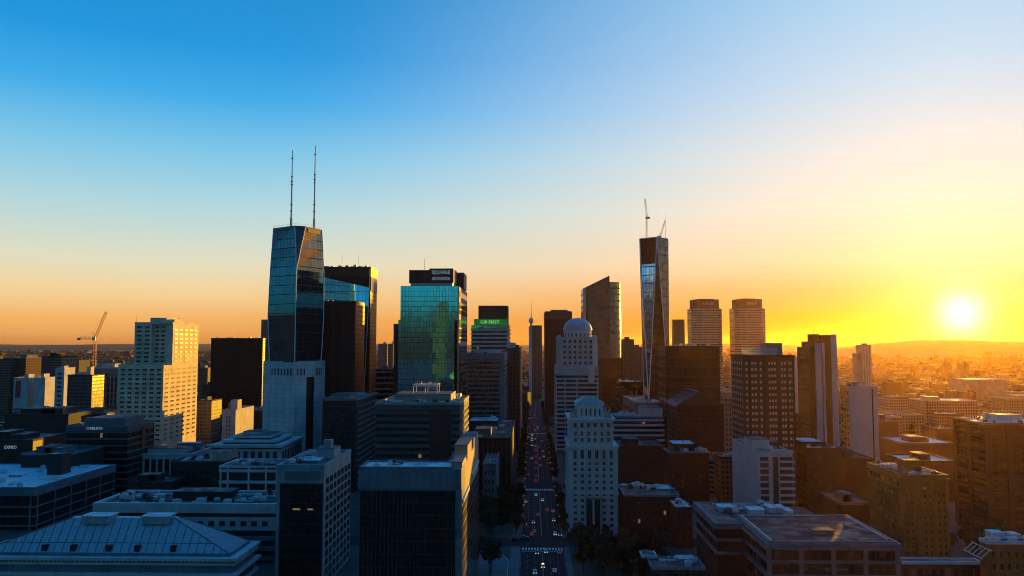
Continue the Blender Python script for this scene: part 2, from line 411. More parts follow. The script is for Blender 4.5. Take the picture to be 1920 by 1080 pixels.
class Bld:
    def __init__(s, name, label, cat, x0, x1, top, Y, xb=None, D=None, group=None, h=None):
        a = at(x0, top, Y); b = at(x1, top, Y)
        s.w = b.x - a.x; s.h = a.z if h is None else h; s.Y = Y; s.X = a.x
        if D is None:
            side = b.x if b.x < 0 else a.x
            lo, hi = 2.0, 400.0
            for _ in range(40):
                mid = (lo + hi) / 2; px = proj((side, Y + mid, s.h))[0]
                if (px < xb) == (b.x < 0): lo = mid
                else: hi = mid
            D = lo
        s.D = D
        s.root = empty(name, (a.x, Y, 0), label, cat, group)
        s.nwin = 0
        RECTS.append((a.x - 2, b.x + 2, Y - 3, Y + D + 2, s.root, label))
    def x(s, px, py=None, dy=0.0):      # local x of a picture column on the plane dy behind the front
        return at(px, py if py is not None else 700, s.Y + dy).x - s.X
    def z(s, py, dy=0.0): return at(960, py, s.Y + dy).z
    def box(s, name, mat, x0, x1, y0, y1, z0, z1, parent=None):
        return MB().box(x0, x1, y0, y1, z0, z1).build(name, M[mat] if isinstance(mat, str) else mat, parent or s.root)
    def body(s, mat, name='wall', z0=0.0, z1=None, x0=0.0, x1=None, y0=0.0, y1=None):
        return s.box(name, mat, x0, s.w if x1 is None else x1, y0, s.D if y1 is None else y1, z0, s.h if z1 is None else z1)
    def roof(s, mat='roofg', wallmat='grey', z=None, x0=0.0, x1=None, y0=0.0, y1=None, ph=.9, pt=.5, proud=.15):
        x1 = s.w if x1 is None else x1; y1 = s.D if y1 is None else y1; z = s.h if z is None else z
        s.box('roof', mat, x0 + pt, x1 - pt, y0 + pt, y1 - pt, z - .3, z + .06)
        b = MB(); p = proud
        b.box(x0 - p, x1 + p, y0 - p, y0 + pt, z - .5, z + ph).box(x0 - p, x1 + p, y1 - pt, y1 + p, z - .5, z + ph)
        b.box(x0 - p, x0 + pt, y0 + pt, y1 - pt, z - .5, z + ph).box(x1 - pt, x1 + p, y0 + pt, y1 - pt, z - .5, z + ph)
        b.build('parapet', M[wallmat], s.root)
    def bands(s, mat, z0, z1, n, frac=.45, proud=.35, x0=0.0, x1=None, y0=0.0, y1=None, name='spandrel'):
        x1 = s.w if x1 is None else x1; y1 = s.D if y1 is None else y1
        fh = (z1 - z0) / n; me = MB().box(x0 - proud, x1 + proud, y0 - proud, y1 + proud, 0, fh * frac).mesh(name, M[mat])
        for i in range(n): link(name, me, s.root, (0, 0, z1 - fh * i - fh * frac))
    def fins(s, mat, n, z0, z1, t=.5, proud=.4, face='F', u0=0.0, u1=None, name='pilaster', y=0.0):
        u1 = (s.w if face == 'F' else s.D) if u1 is None else u1
        me = MB().box(-t / 2, t / 2, -proud, .05, z0, z1).mesh(name, M[mat])
        for i in range(n):
            u = u0 + (u1 - u0) * (i / (n - 1) if n > 1 else .5)
            if face == 'F': link(name, me, s.root, (u, y, 0))
            elif face == 'R': link(name, me, s.root, (s.w, u, 0), R(90))
            else: link(name, me, s.root, (0, u, 0), R(-90))
    def wins(s, face, u0, u1, z0, z1, cols, rows, fw=.55, fh=.6, glass='gw', frame='grey', sill=True, lit=.0, off=0.0, skip=None, lim=100):
        du = (u1 - u0) / cols; dz = (z1 - z0) / rows
        b = window_mesh(du * fw, dz * fh, glass, frame, sill)
        bl = window_mesh(du * fw, dz * fh, 'litw', frame, sill) if lit else None
        rest = MB()
        for r in range(rows):
            for c in range(cols):
                if skip and skip(c, r): continue
                u = u0 + du * (c + .5); z = z1 - dz * (r + .5)
                loc, rz = {'F': ((u, off, z), 0.0), 'R': ((s.w + off, u, z), R(90)), 'L': ((off, u, z), R(-90))}[face]
                me = bl if (lit and rnd.random() < lit) else b
                if s.nwin < lim:
                    link('window', me.me, s.root, loc, rz); s.nwin += 1
                else:
                    mat = Matrix.Translation(loc) @ Matrix.Rotation(rz, 4, 'Z'); k_ = len(rest.v)
                    rest.v += [tuple(mat @ Vector(v)) for v in b.v]
                    rest.f += [tuple(i + k_ for i in f) for f in b.f]; rest.m += b.m
        if rest.v: tag(rest.build('windows', [M[glass], M[frame]], s.root), kind='stuff')
    def plant(s, x0, x1, y0, y1, h, mat='grey', z=None, roofm='roofg', name='plant_room'):
        z = s.h if z is None else z
        s.box(name, mat, x0, x1, y0, y1, z - .2, z + h)
        s.box('plant_roof', roofm, x0 - .12, x1 + .12, y0 - .12, y1 + .12, z + h, z + h + .25)
    def clutter(s, n, x0=1.5, x1=None, y0=1.5, y1=None, z=None, seed=1, big=1.0):
        n = int(n * 2.2); big *= 1.1; rr = random.Random(seed); x1 = s.w - 1.5 if x1 is None else x1; y1 = s.D - 1.5 if y1 is None else y1; z = (s.h if z is None else z) + .06
        for i in range(n):
            a, b, h = rr.uniform(1.2, 3.2) * big, rr.uniform(1.2, 2.6) * big, rr.uniform(.8, 2.0) * big
            cx, cy = rr.uniform(x0 + a / 2, max(x0 + a / 2 + .01, x1 - a / 2)), rr.uniform(y0 + b / 2, max(y0 + b / 2 + .01, y1 - b / 2))
            t = i % 4
            if t in (0, 1):
                m = MB().box(cx - a / 2, cx + a / 2, cy - b / 2, cy + b / 2, z + .25, z + h)
                m.box(cx - a / 2 + .1, cx - a / 2 + .3, cy - b / 2 + .1, cy + b / 2 - .1, z - .1, z + .25).box(cx + a / 2 - .3, cx + a / 2 - .1, cy - b / 2 + .1, cy + b / 2 - .1, z - .1, z + .25)
                m.lathe([(min(a, b) * .38, z + h), (min(a, b) * .38, z + h + .3), (min(a, b) * .3, z + h + .3), (min(a, b) * .28, z + h + .08)], 10, (cx, cy))
                m.build('air_unit', M[rr.choice(('metal', 'metal', 'roofw', 'dmetal'))], s.root)
            elif t == 2:
                MB().tube((cx, cy, z - .1), (cx, cy, z + h * .8), .22, n=8).tube((cx, cy, z + h * .8), (cx, cy, z + h * .8 + .35), .38, .1, n=8).build('vent_pipe', M['metal'], s.root)
            else:
                MB().box(cx - a * 1.6, cx + a * 1.6, cy - .35, cy + .35, z + .3, z + .9).box(cx - a * 1.4, cx - a * 1.4 + .2, cy - .3, cy + .3, z - .1, z + .3).box(cx + a * 1.3, cx + a * 1.3 + .2, cy - .3, cy + .3, z - .1, z + .3).build('duct', M[rr.choice(('metal', 'roofw', 'dmetal'))], s.root)
    def mast(s, x, y, h, z=None, r=.12, name='antenna'):
        z = s.h if z is None else z
        MB().tube((x, y, z - .2), (x, y, z + h), r, r * .4, n=5).tube((x - h * .06, y, z + h * .7), (x + h * .06, y, z + h * .7), r * .5, n=4).build(name, M['dmetal'], s.root)
HAZE, HAZE_G = 1.4e-5, .80
# ================================================================== SETTING
def ground_mat():
    m, t, o = newmat('city_ground')
    tc = t.new('ShaderNodeTexCoord')
    n1 = t.new('ShaderNodeTexNoise'); n1.inputs['Scale'].default_value = .004; n1.inputs['Detail'].default_value = 9; n1.inputs['Roughness'].default_value = .7; t.put(n1.inputs[0], tc.outputs['Object'])
    n2 = t.new('ShaderNodeTexNoise'); n2.inputs['Scale'].default_value = .05; n2.inputs['Detail'].default_value = 6; t.put(n2.inputs[0], tc.outputs['Object'])
    col = t.mix(t.maprange(n1.outputs[0], .4, .6), (.045, .045, .042), (.04, .05, .028))
    col = t.mix(t.maprange(n2.outputs[0], .45, .7), col, (.085, .08, .075))
    p = principled(t, col, .9); t.l.new(p.outputs[0], o.inputs[0]); return m
g = MB().box(-30000, 30000, -3000, 30000, -.8, 0).build('ground', ground_mat()); tag(g, kind='structure')
M['asphalt'] = wall('asphalt', (.028, .029, .032), var=.4, rough=.9, streak=.0, scale=.3)
M['paving'] = wall('pavement_slabs', (.12, .12, .12), var=.3, streak=.0)
M['paint'] = plain('road_paint', (.62, .62, .60), .6, var=.3)
M['paintd'] = plain('worn_road_paint', (.16, .16, .16), .6, var=.5)
RX0, RX1 = -6.0, 15.2          # the avenue's kerbs
CROSS = [(402, 420, -160), (562, 576, -140), (900, 914, -100)]   # cross streets: y0, y1, how far left
road = MB().box(RX0, RX1, 120, 2600, -.3, .004)
tag(road.build('road', M['asphalt']), kind='structure')
for i, (a, b, xl) in enumerate(CROSS):
    tag(MB().box(xl, RX0 - .02, a, b, -.3, .004).box(RX1 + .02, 90, a, b, -.3, .004).build('side_street', M['asphalt']), kind='structure')
edges = [120] + [v for c in CROSS for v in c[:2]] + [2600]
for i in range(0, len(edges), 2):
    a, b = edges[i], edges[i + 1]
    tag(MB().box(RX0 - 4.5, RX0, a + 1.2, b - 1.2, -.2, .14).build('pavement', M['paving']), kind='structure')
    tag(MB().box(RX1, RX1 + 2.6, a + 1.2, b - 1.2, -.2, .14).build('pavement', M['paving']), kind='structure')
mk = MB()
lanes = [RX0 + (RX1 - RX0) * i / 6 for i in range(1, 6)]
for a, b in ((120, 392), (424, 556), (580, 896), (918, 1500)):
    for i, x in enumerate(lanes):
        if i == 2: mk.box(x - .22, x - .08, a, b, .0045, .009).box(x + .08, x + .22, a, b, .0045, .009)
        else:
            y = a
            while y < b - 4: mk.box(x - .09, x + .09, y, y + 4, .0045, .009); y += 9
    mk.box(RX0 + .3, RX0 + .45, a, b, .0045, .009).box(RX1 - .45, RX1 - .3, a, b, .0045, .009)
tag(mk.build('road_markings', M['paintd']), kind='structure')
for y0 in (395, 553.5, 890.5):
    cw = MB(); x = RX0 + .9
    while x < RX1 - .8: cw.box(x, x + .75, y0, y0 + 4.6, .005, .0095); x += 1.45
    cw.box(RX0 + .6, RX1 - .6, y0 - 2.4, y0 - 1.9, .005, .0095)
    tag(cw.build('crosswalk', M['paint']), kind='structure')
pl = MB(); pts = [(-60, 300), (-11, 300)] + [(-11 - 18 * (1 - math.cos(t)), 372 + 22 * math.sin(t)) for t in [i * math.pi / 2 / 8 for i in range(9)]] + [(-60, 394)]
pl.prism(pts, -.2, .15); tag(pl.build('plaza', M['paving']), kind='structure')
kb = MB()
for p0, p1 in zip(pts[1:-1], pts[2:]):
    kb.tube((p0[0], p0[1], .12), (p1[0], p1[1], .12), .16, n=4)
tag(kb.build('kerb', M['pale']), kind='structure')

# hill on the right, distant wooded rise on the left
def veg_mat(name, c):
    m, t, o = newmat(name)
    tc = t.new('ShaderNodeTexCoord'); n = t.new('ShaderNodeTexNoise'); n.inputs['Scale'].default_value = .02; n.inputs['Detail'].default_value = 10; t.put(n.inputs[0], tc.outputs['Object'])
    inf = t.new('ShaderNodeObjectInfo')
    col = t.mix(t.maprange(n.outputs[0], .35, .65), sc(c, .55), sc(c, 1.3)); col = t.mix(t.math('MULTIPLY', inf.outputs['Random'], .35), col, sc(c, .6))
    p = principled(t, col, .9); t.l.new(p.outputs[0], o.inputs[0]); return m
M['wood'] = veg_mat('distant_woodland', (.05, .055, .03))
M['leaf'] = veg_mat('leaves', (.028, .038, .013))
M['bark'] = plain('bark', (.07, .05, .035), .9)
from mathutils import noise as mn
def ridge(name, Y0, Y1, pts, seed):
    """terrain swell; pts: (px, height in m at the crest)"""
    n, k_ = 90, 14; b = MB(); x0, x1 = at(pts[0][0], 643, (Y0 + Y1) / 2).x, at(pts[-1][0], 643, (Y0 + Y1) / 2).x
    xs = [at(p, 643, (Y0 + Y1) / 2).x for p, _ in pts]
    def hh(x):
        for (xa, ha), (xb, hb) in zip(zip(xs, [h for _, h in pts]), zip(xs[1:], [h for _, h in pts][1:])):
            if xa <= x <= xb:
                t = (x - xa) / (xb - xa); t = t * t * (3 - 2 * t); return ha + (hb - ha) * t
        return 0
    for j in range(k_ + 1):
        for i in range(n + 1):
            x = x0 + (x1 - x0) * i / n; v = j / k_; y = Y0 + (Y1 - Y0) * v
            h = hh(x) * math.sin(math.pi * min(1, v * 1.0)) ** .8 + 10 * (mn.noise(Vector((x * .0016, y * .0016, seed))) + .5 * mn.noise(Vector((x * .006, y * .006, seed)))) * math.sin(math.pi * v)
            b.v.append((x, y, h - 2))
    for j in range(k_):
        for i in range(n):
            a = j * (n + 1) + i; b.f.append((a, a + 1, a + n + 2, a + n + 1)); b.m.append(0)
    tag(b.build(name, M['wood'], smooth=True), kind='structure')
ridge('hills', 5200, 7600, [(1500, 0), (1585, 40), (1680, 104), (1740, 124), (1800, 122), (1920, 112), (2100, 118), (2300, 90), (2600, 0)], 3.1)
ridge('distant_ridge', 11000, 17000, [(-700, 30), (-200, 84), (100, 70), (300, 88), (520, 60), (700, 78), (1000, 66), (1300, 82), (1600, 60), (1800, 0)], 8.7)

# ================================================================== LEFT HAND BUILDINGS
OFF = 'office building'
def hall():
    B = Bld('grand_hall', 'long low hall in the bottom left corner with pale ribbed metal hip roof', 'hall', -60, 437, 1043, 300, D=24)
    B.body('bluegrey'); w, h, D = B.w, B.h, B.D
    for z0, z1, p in ((-.9, .1, 1.6), (-2.6, -1.7, .9), (-6.4, -5.4, 1.9), (-11.0, -10.0, 1.2)):
        B.box('cornice', 'pale', -p, w + p, -p, D + p, h + z0, h + z1)
    me = MB().box(-.22, .22, -.7, .05, 0, .75).mesh('dentil', M['pale'])
    for i in range(60): link('dentil', me, B.root, (1 + (w - 2) * i / 59, 0, h - 1.69))
    B.wins('F', 2, w - 2, h - 10, h - 6.5, 11, 1, .5, .85, frame='dgrey', sill=False)
    B.fins('pale', 6, h - 9.9, h - 6.45, 2.4, 1.0)
    B.wins('R', 2, D - 2, h - 10, h - 6.5, 5, 1, .6, .85, frame='dgrey', sill=False)
    # hip roof with standing seams
    ez = h + 1.1; rz = h + 12.2; i0 = 2.2; fy = 2.0; by = D - 2.0; ry0, ry1 = 10.5, 13.5
    rx0, rx1 = 33, w - 27
    A = [(i0, fy, ez), (w - i0, fy, ez), (w - i0, by, ez), (i0, by, ez)]; T = [(rx0, ry0, rz), (rx1, ry0, rz), (rx1, ry1, rz), (rx0, ry1, rz)]
    r = MB(); r.poly([A[0], A[1], T[1], T[0]]).poly([A[1], A[2], T[2], T[1]]).poly([A[2], A[3], T[3], T[2]]).poly([A[3], A[0], T[0], T[3]]).poly(T)
    M['zinc'] = plain('weathered_zinc', (.36, .41, .44), .45, .25, var=.35)
    roof = r.build('hip_roof', M['zinc'], B.root)
    sm = MB()
    n = 30
    def lerp(a, b, t): return Vector(a) + (Vector(b) - Vector(a)) * t
    for k_ in range(n + 1):
        x = i0 + (w - 2 * i0) * k_ / n; p0 = Vector((x, fy, ez))
        if x < rx0: t = (x - i0) / (rx0 - i0)
        elif x > rx1: t = (w - i0 - x) / (w - i0 - rx1)
        else: t = 1
        p1 = Vector((x, fy + (ry0 - fy) * t, ez + (rz - ez) * t)); sm.tube(p0, p1, .15, n=4)
    for k_ in range(1, 14):
        y = fy + (by - fy) * k_ / 14; t = min(1, (y - fy) / (ry0 - fy), (by - y) / (by - ry1)); sm.tube((w - i0, y, ez), (w - i0 - (w - i0 - rx1) * t, y, ez + (rz - ez) * t), .11, n=4)
    for a, b in zip(A, T): sm.tube(a, b, .22, n=5)
    sm.tube(lerp(A[0], T[0], .28), lerp(A[1], T[1], .28), .14, n=4)
    M['seam'] = plain('dull_seam_metal', (.10, .12, .135), .6, .2); sm.build('roof_seam', M['seam'], roof)
    B.box('roof_kerb', 'bluegrey', i0 - .6, w - i0 + .6, fy - .6, by + .6, h + .05, ez + .02)
    for u in (B.x(158, 965), B.x(272, 965)):
        B.box('roof_lantern', 'zinc', u - 5.2, u + 5.2, ry0 - 2.5, ry1 + 1, rz - 1.8, rz + .9)
        B.box('lantern_cap', 'roofw', u - 5.6, u + 5.6, ry0 - 2.9, ry1 + 1.4, rz + .9, rz + 1.2)
    for p in (76, 130, 197, 251, 319):
        u = B.x(p, 1025); z = ez + 1.0
        v = MB().box(u - 1.0, u + 1.0, fy + .2, fy + 3.5, z - .6, z + 1.6); v.build('roof_vent', M['black'], B.root)
hall()

def long_block():
    B = Bld('long_office_block', 'long pale low block with banded walls and cluttered flat roof behind the metal roofed hall', OFF, 181, 516, 947, 370, D=31)
    B.body('dgrey'); B.roof('roofd', 'pale', ph=1.2, pt=.8, proud=1.2)
    h = B.h
    B.box('fascia', 'pale', -1.15, B.w + 1.15, -1.15, B.D + 1.15, h - 3.2, h - .51)
    B.box('storey_wall', 'pale', -.5, B.w + .5, -.5, B.D + .5, h - 11, h - 5)
    B.wins('F', 2, B.w - 2, h - 9.3, h - 6.2, 16, 1, .5, .6, frame='dgrey', off=-.5, sill=True)
    for i in range(3): B.box('spandrel', 'bluegrey', -1.2, B.w + 1.2, -1.2, B.D + 1.2, h - 15.5 - 4.4 * i, h - 13.6 - 4.4 * i)
    B.clutter(34, seed=3, big=1.2); B.plant(30, 58, 12, 22, 4, 'black', roofm='roofg')
long_block()

def blue_roof_block():
    B = Bld('flat_roofed_office', 'dark banded block with bright white flat roof and black roof tower, left edge', OFF, -240, 66, 914, 430, xb=216)
    B.body('g_stripd', 'window_wall'); B.roof('roofw', 'bluegrey', ph=.5, pt=.6, proud=.5)
    h, w, D = B.h, B.w, B.D
    B.box('fascia', 'bluegrey', -.45, w + .45, -.45, D + .45, h - 4.2, h - .51)
    for i in range(4): B.box('ledge', 'grey', -.5, w + .5, -.5, D + .5, h - 10.2 - 5 * i, h - 9.6 - 5 * i)
    me = MB().box(-.35, .35, -.6, .05, 0, h - 4.3).mesh('column', M['grey'])
    for i in range(5): link('column', me, B.root, (w - 2 - i * 20, 0, 0))
    for i in range(6): link('column', me, B.root, (w, 2 + i * (D - 4) / 5, 0), R(90))
    x0 = B.x(92, 870, 45); x1 = B.x(119, 870, 45)
    B.plant(x0, x1, 43, 53, 12, 'black'); B.clutter(9, x0=w - 60, seed=8); B.clutter(5, x0=w - 50, y0=D - 12, seed=4)
blue_roof_block()

def cream_tower():
    B = Bld('cream_apartment_tower', 'tall cream stepped tower whose right side is lit yellow by the low sun', 'apartment tower', 222, 307, 685, 650, xb=371)
    w, D = B.w, B.D; zl = B.h
    zu = at(320, 606, 664).z; y0 = 14.0
    xu = B.x(252, 640, y0)
    B.body('cream', 'podium_wall')
    xr0, xr1 = B.x(284, 640, y0), B.x(303, 640, y0)
    B.body('cream', 'tower_wall', z0=zl, z1=zu, x0=xu, x1=xr0, y0=y0, y1=D)
    B.body('cream', 'tower_wall', z0=zl, z1=zu, x0=xr0, x1=w, y0=y0 + 3.5, y1=D)
    B.body('cream', 'tower_wall', z0=zl, z1=zu, x0=xr1 + 3.5, x1=w, y0=y0 + 1.2, y1=y0 + 3.5)
    B.roof('roofg', 'cream', z=zu, x0=xu, y0=y0)
    B.box('setback_roof', 'roofg', .4, w - .4, .4, y0 - .1, zl - .1, zl + .06)
    b = MB().box(-.12, w + .12, -.12, .4, zl - .4, zl + .9).box(-.12, .4, .4, y0, zl - .4, zl + .9); b.build('setback_parapet', M['cream'], B.root)
    B.wins('F', 1.0, w - .5, zl - 62, zl - 1.8, 6, 16, .6, .48, frame='cream')
    B.wins('F', xu + .6, xr0 - .4, zl + 1.2, zu - 1.5, 2, 9, .62, .5, frame='cream', off=y0)
    B.wins('F', xr0 + .6, xr1 + 2, zl + 1.2, zu - 1.5, 2, 9, .7, .5, frame='cream', off=y0 + 3.5)
    B.wins('R', 1.0, D - 1.0, zl - 62, zl - 1.8, 6, 16, .54, .42, frame='cream', lim=190)
    B.wins('R', y0 + 3, D - 1.0, zl + 1.2, zu - 3.5, 5, 8, .56, .42, frame='cream', lim=190)
    B.plant(B.x(284, 600, y0 + 8), w - 8, y0 + 6, D - 16, 4.5, 'cream', z=zu); B.plant(w - 8, w - 3, y0 + 10, D - 24, 3.2, 'cream', z=zu)
    B.mast(xu + .5, y0 + 1, 7, z=zu)
cream_tower()

def banded_office():
    B = Bld('banded_office', 'dark office block with thin pale floor bands left of the cream tower base', OFF, 124, 240, 799, 540, xb=290)
    B.body('g_stripd', 'window_wall', z1=B.h - 3.4); h = B.h
    B.box('attic_wall', 'bluegrey', 0, B.w, 0, B.D, h - 3.4, h)
    B.bands('bluegrey', 0, h - 3.6, 9, .22, .5)
    B.roof('roofd', 'bluegrey', ph=.6)
    B.plant(9, B.w - 5, 6, B.D - 6, 4.5, 'bluegrey')
    B.box('stair_shaft', 'black', B.w - .1, B.w + .55, 19, 24, 0, h - 2)
    text('ORELIOS·', 2.2, B.root, (B.x(178, 800), -.1, h - 1.5), M['signw'], width=11.5)
banded_office()

def pilaster_block():
    B = Bld('pilastered_block', 'low stone block with tall pilasters and a white rooftop skylight below the cream tower', 'civic building', 245, 358, 853, 560, xb=412)
    B.body('dgrey'); h = B.h; B.roof('roofd', 'pale', ph=1.1, proud=.9)
    B.box('frieze', 'pale', -.5, B.w + .5, -.5, B.D + .5, h - 2.8, h - .51)
    B.wins('F', 1, B.w - 1, h - 14, h - 3, 9, 3, .6, .7, frame='dgrey', sill=False); B.wins('R', 1, B.D - 1, h - 14, h - 3, 5, 3, .6, .7, frame='dgrey', sill=False)
    B.fins('pale', 10, 0, h - 2.85, 1.3, .6); B.fins('pale', 6, 0, h - 2.85, 1.3, .6, 'R')
    B.plant(8, 34, 8, 24, 3.4, 'pale', roofm='roofd'); B.plant(20, 36, 28, 36, 4.6, 'grey', roofm='roofw', name='skylight'); B.clutter(6, y0=26, seed=5)
pilaster_block()

def stepped_hall():
    B = Bld('stepped_roof_block', 'grey stone block with three receding roof tiers in front of the twin mast tower', 'civic building', 394, 527, 842, 520, xb=567)
    B.body('pale'); h, w, D = B.h, B.w, B.D
    B.wins('F', 1.5, w - 1.5, h - 9.5, h - .6, 9, 1, .55, .8, frame='dgrey', sill=False); B.wins('R', 1.5, D - 1.5, h - 9.5, h - .6, 8, 1, .55, .8, frame='dgrey', sill=False)
    B.wins('F', 1.5, w - 1.5, h - 19, h - 11, 9, 2, .45, .65, frame='dgrey'); B.wins('R', 1.5, D - 1.5, h - 19, h - 11, 8, 2, .45, .65, frame='dgrey')
    z = h
    for i, (ins, hh) in enumerate(((-.8, 1.6), (5, 1.4), (10, 1.4))):
        B.box('tier_recess', 'black', ins + 1.4, w - ins - 1.4, ins + 1.4, D - ins - 1.4, z - .1, z + 1.0)
        B.box('roof_tier', 'pale', ins, w - ins, ins, D - ins, z + 1.0, z + 1.0 + hh); z += 1.0 + hh
    B.box('tier_roof', 'roofg', 11, w - 11, 11, D - 11, z - .1, z + .08); B.plant(15, 27, 18, 30, 1.8, 'pale', z=z)
stepped_hall()

def corner_office():
    B = Bld('corner_office_tower', 'dark glass fronted block with pale edges and small windows down its right side', OFF, 519, 608, 876, 330, xb=658)
    h, w, D = B.h, B.w, B.D
    B.body('palegreen'); B.roof('roofg', 'palegreen', ph=1.0, pt=.7)
    xg = w - 0.5
    B.box('glass_front', 'g_stripd', 1.6, xg, -.3, .05, 0, h - 6.5)
    for i in range(9): B.box('ledge', 'dgrey', 1.4, xg + .1, -.55, -.29, h - 10.5 - 4.2 * i, h - 10.2 - 4.2 * i)
    B.box('louvre_band', 'bluegrey', 3.5, xg - 1, -.2, .05, h - 5.2, h - 1.6)
    B.wins('R', 2.0, D - .5, 1, h - 4.4, 7, 12, .66, .62, frame='dgrey', lit=.02)
    B.box('lit_window', 'litw', 7, 10, -.36, -.31, h - 17.2, h - 16.5); B.box('lit_window', 'litw', 13, 15.4, -.36, -.31, h - 17.2, h - 16.6)
    B.plant(w - 9.5, w - 1.5, 22, 34, 4.5, 'palegreen'); B.box('roof_turret', 'palegreen', w - 7, w - 3.6, 25, 29, h + 4.6, h + 8)
    B.mast(w - 5.3, 27, 3, z=h + 8); B.plant(5, 14, 12, 24, .9, 'grey', roofm='roofw'); B.clutter(12, x1=w - 10, y0=8, seed=12)
corner_office()

def frame_block():
    B = Bld('framed_block', 'small block with pale grid frame and black windows left of the corner glass block', OFF, 413, 521, 875, 420, D=26)
    B.body('black'); B.roof('roofg', 'pale', ph=.5, proud=.6); h, w = B.h, B.w
    for z in (h - 2.8, h - 8.6, h - 14.4): B.box('frame_beam', 'pale', -.5, w + .5, -.5, .05, z, z + 1.5)
    me = MB().box(-.45, .45, -.48, .05, 0, h - .52).mesh('frame_post', M['pale'])
    for u in (.4, 4.2, w * .5, w * .8, w - .4): link('frame_post', me, B.root, (u, 0, 0))
    B.clutter(8, seed=9)
    B = Bld('dark_block', 'plain black block with a thin lit rooftop edge left of the pale grid framed block', OFF, 320, 424, 868, 450, xb=446)
    B.body('black'); B.roof('roofg', 'dgrey'); B.plant(22, B.w - .5, 3, 20, 5.2, 'tan'); B.clutter(6, x1=20, seed=2)
    B.wins('F', 1, B.w - 1, 4, B.h - 3, 8, 6, .6, .5, frame='dgrey', sill=False)
frame_block()

def little_lit():
    B = Bld('narrow_stone_block', 'narrow pale block with a sunlit yellow face and chimney like turret before the black slab', OFF, 417, 442, 770, 700, xb=476)
    B.body('pale'); B.roof('roofg', 'pale'); B.plant(B.w - 6, B.w, 4, 14, 9, 'pale'); B.plant(2, 6, 8, 14, 6, 'grey')
    B.wins('F', 3, 8, 4, B.h - 4, 2, 9, .5, .6, frame='pale')
little_lit()

def black_slab():
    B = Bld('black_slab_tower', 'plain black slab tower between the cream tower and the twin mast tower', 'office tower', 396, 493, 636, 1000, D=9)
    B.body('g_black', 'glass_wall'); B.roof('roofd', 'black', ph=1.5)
    B.mast(32, 8, 8); B.mast(35, 8, 8); B.clutter(8, seed=4)
black_slab()

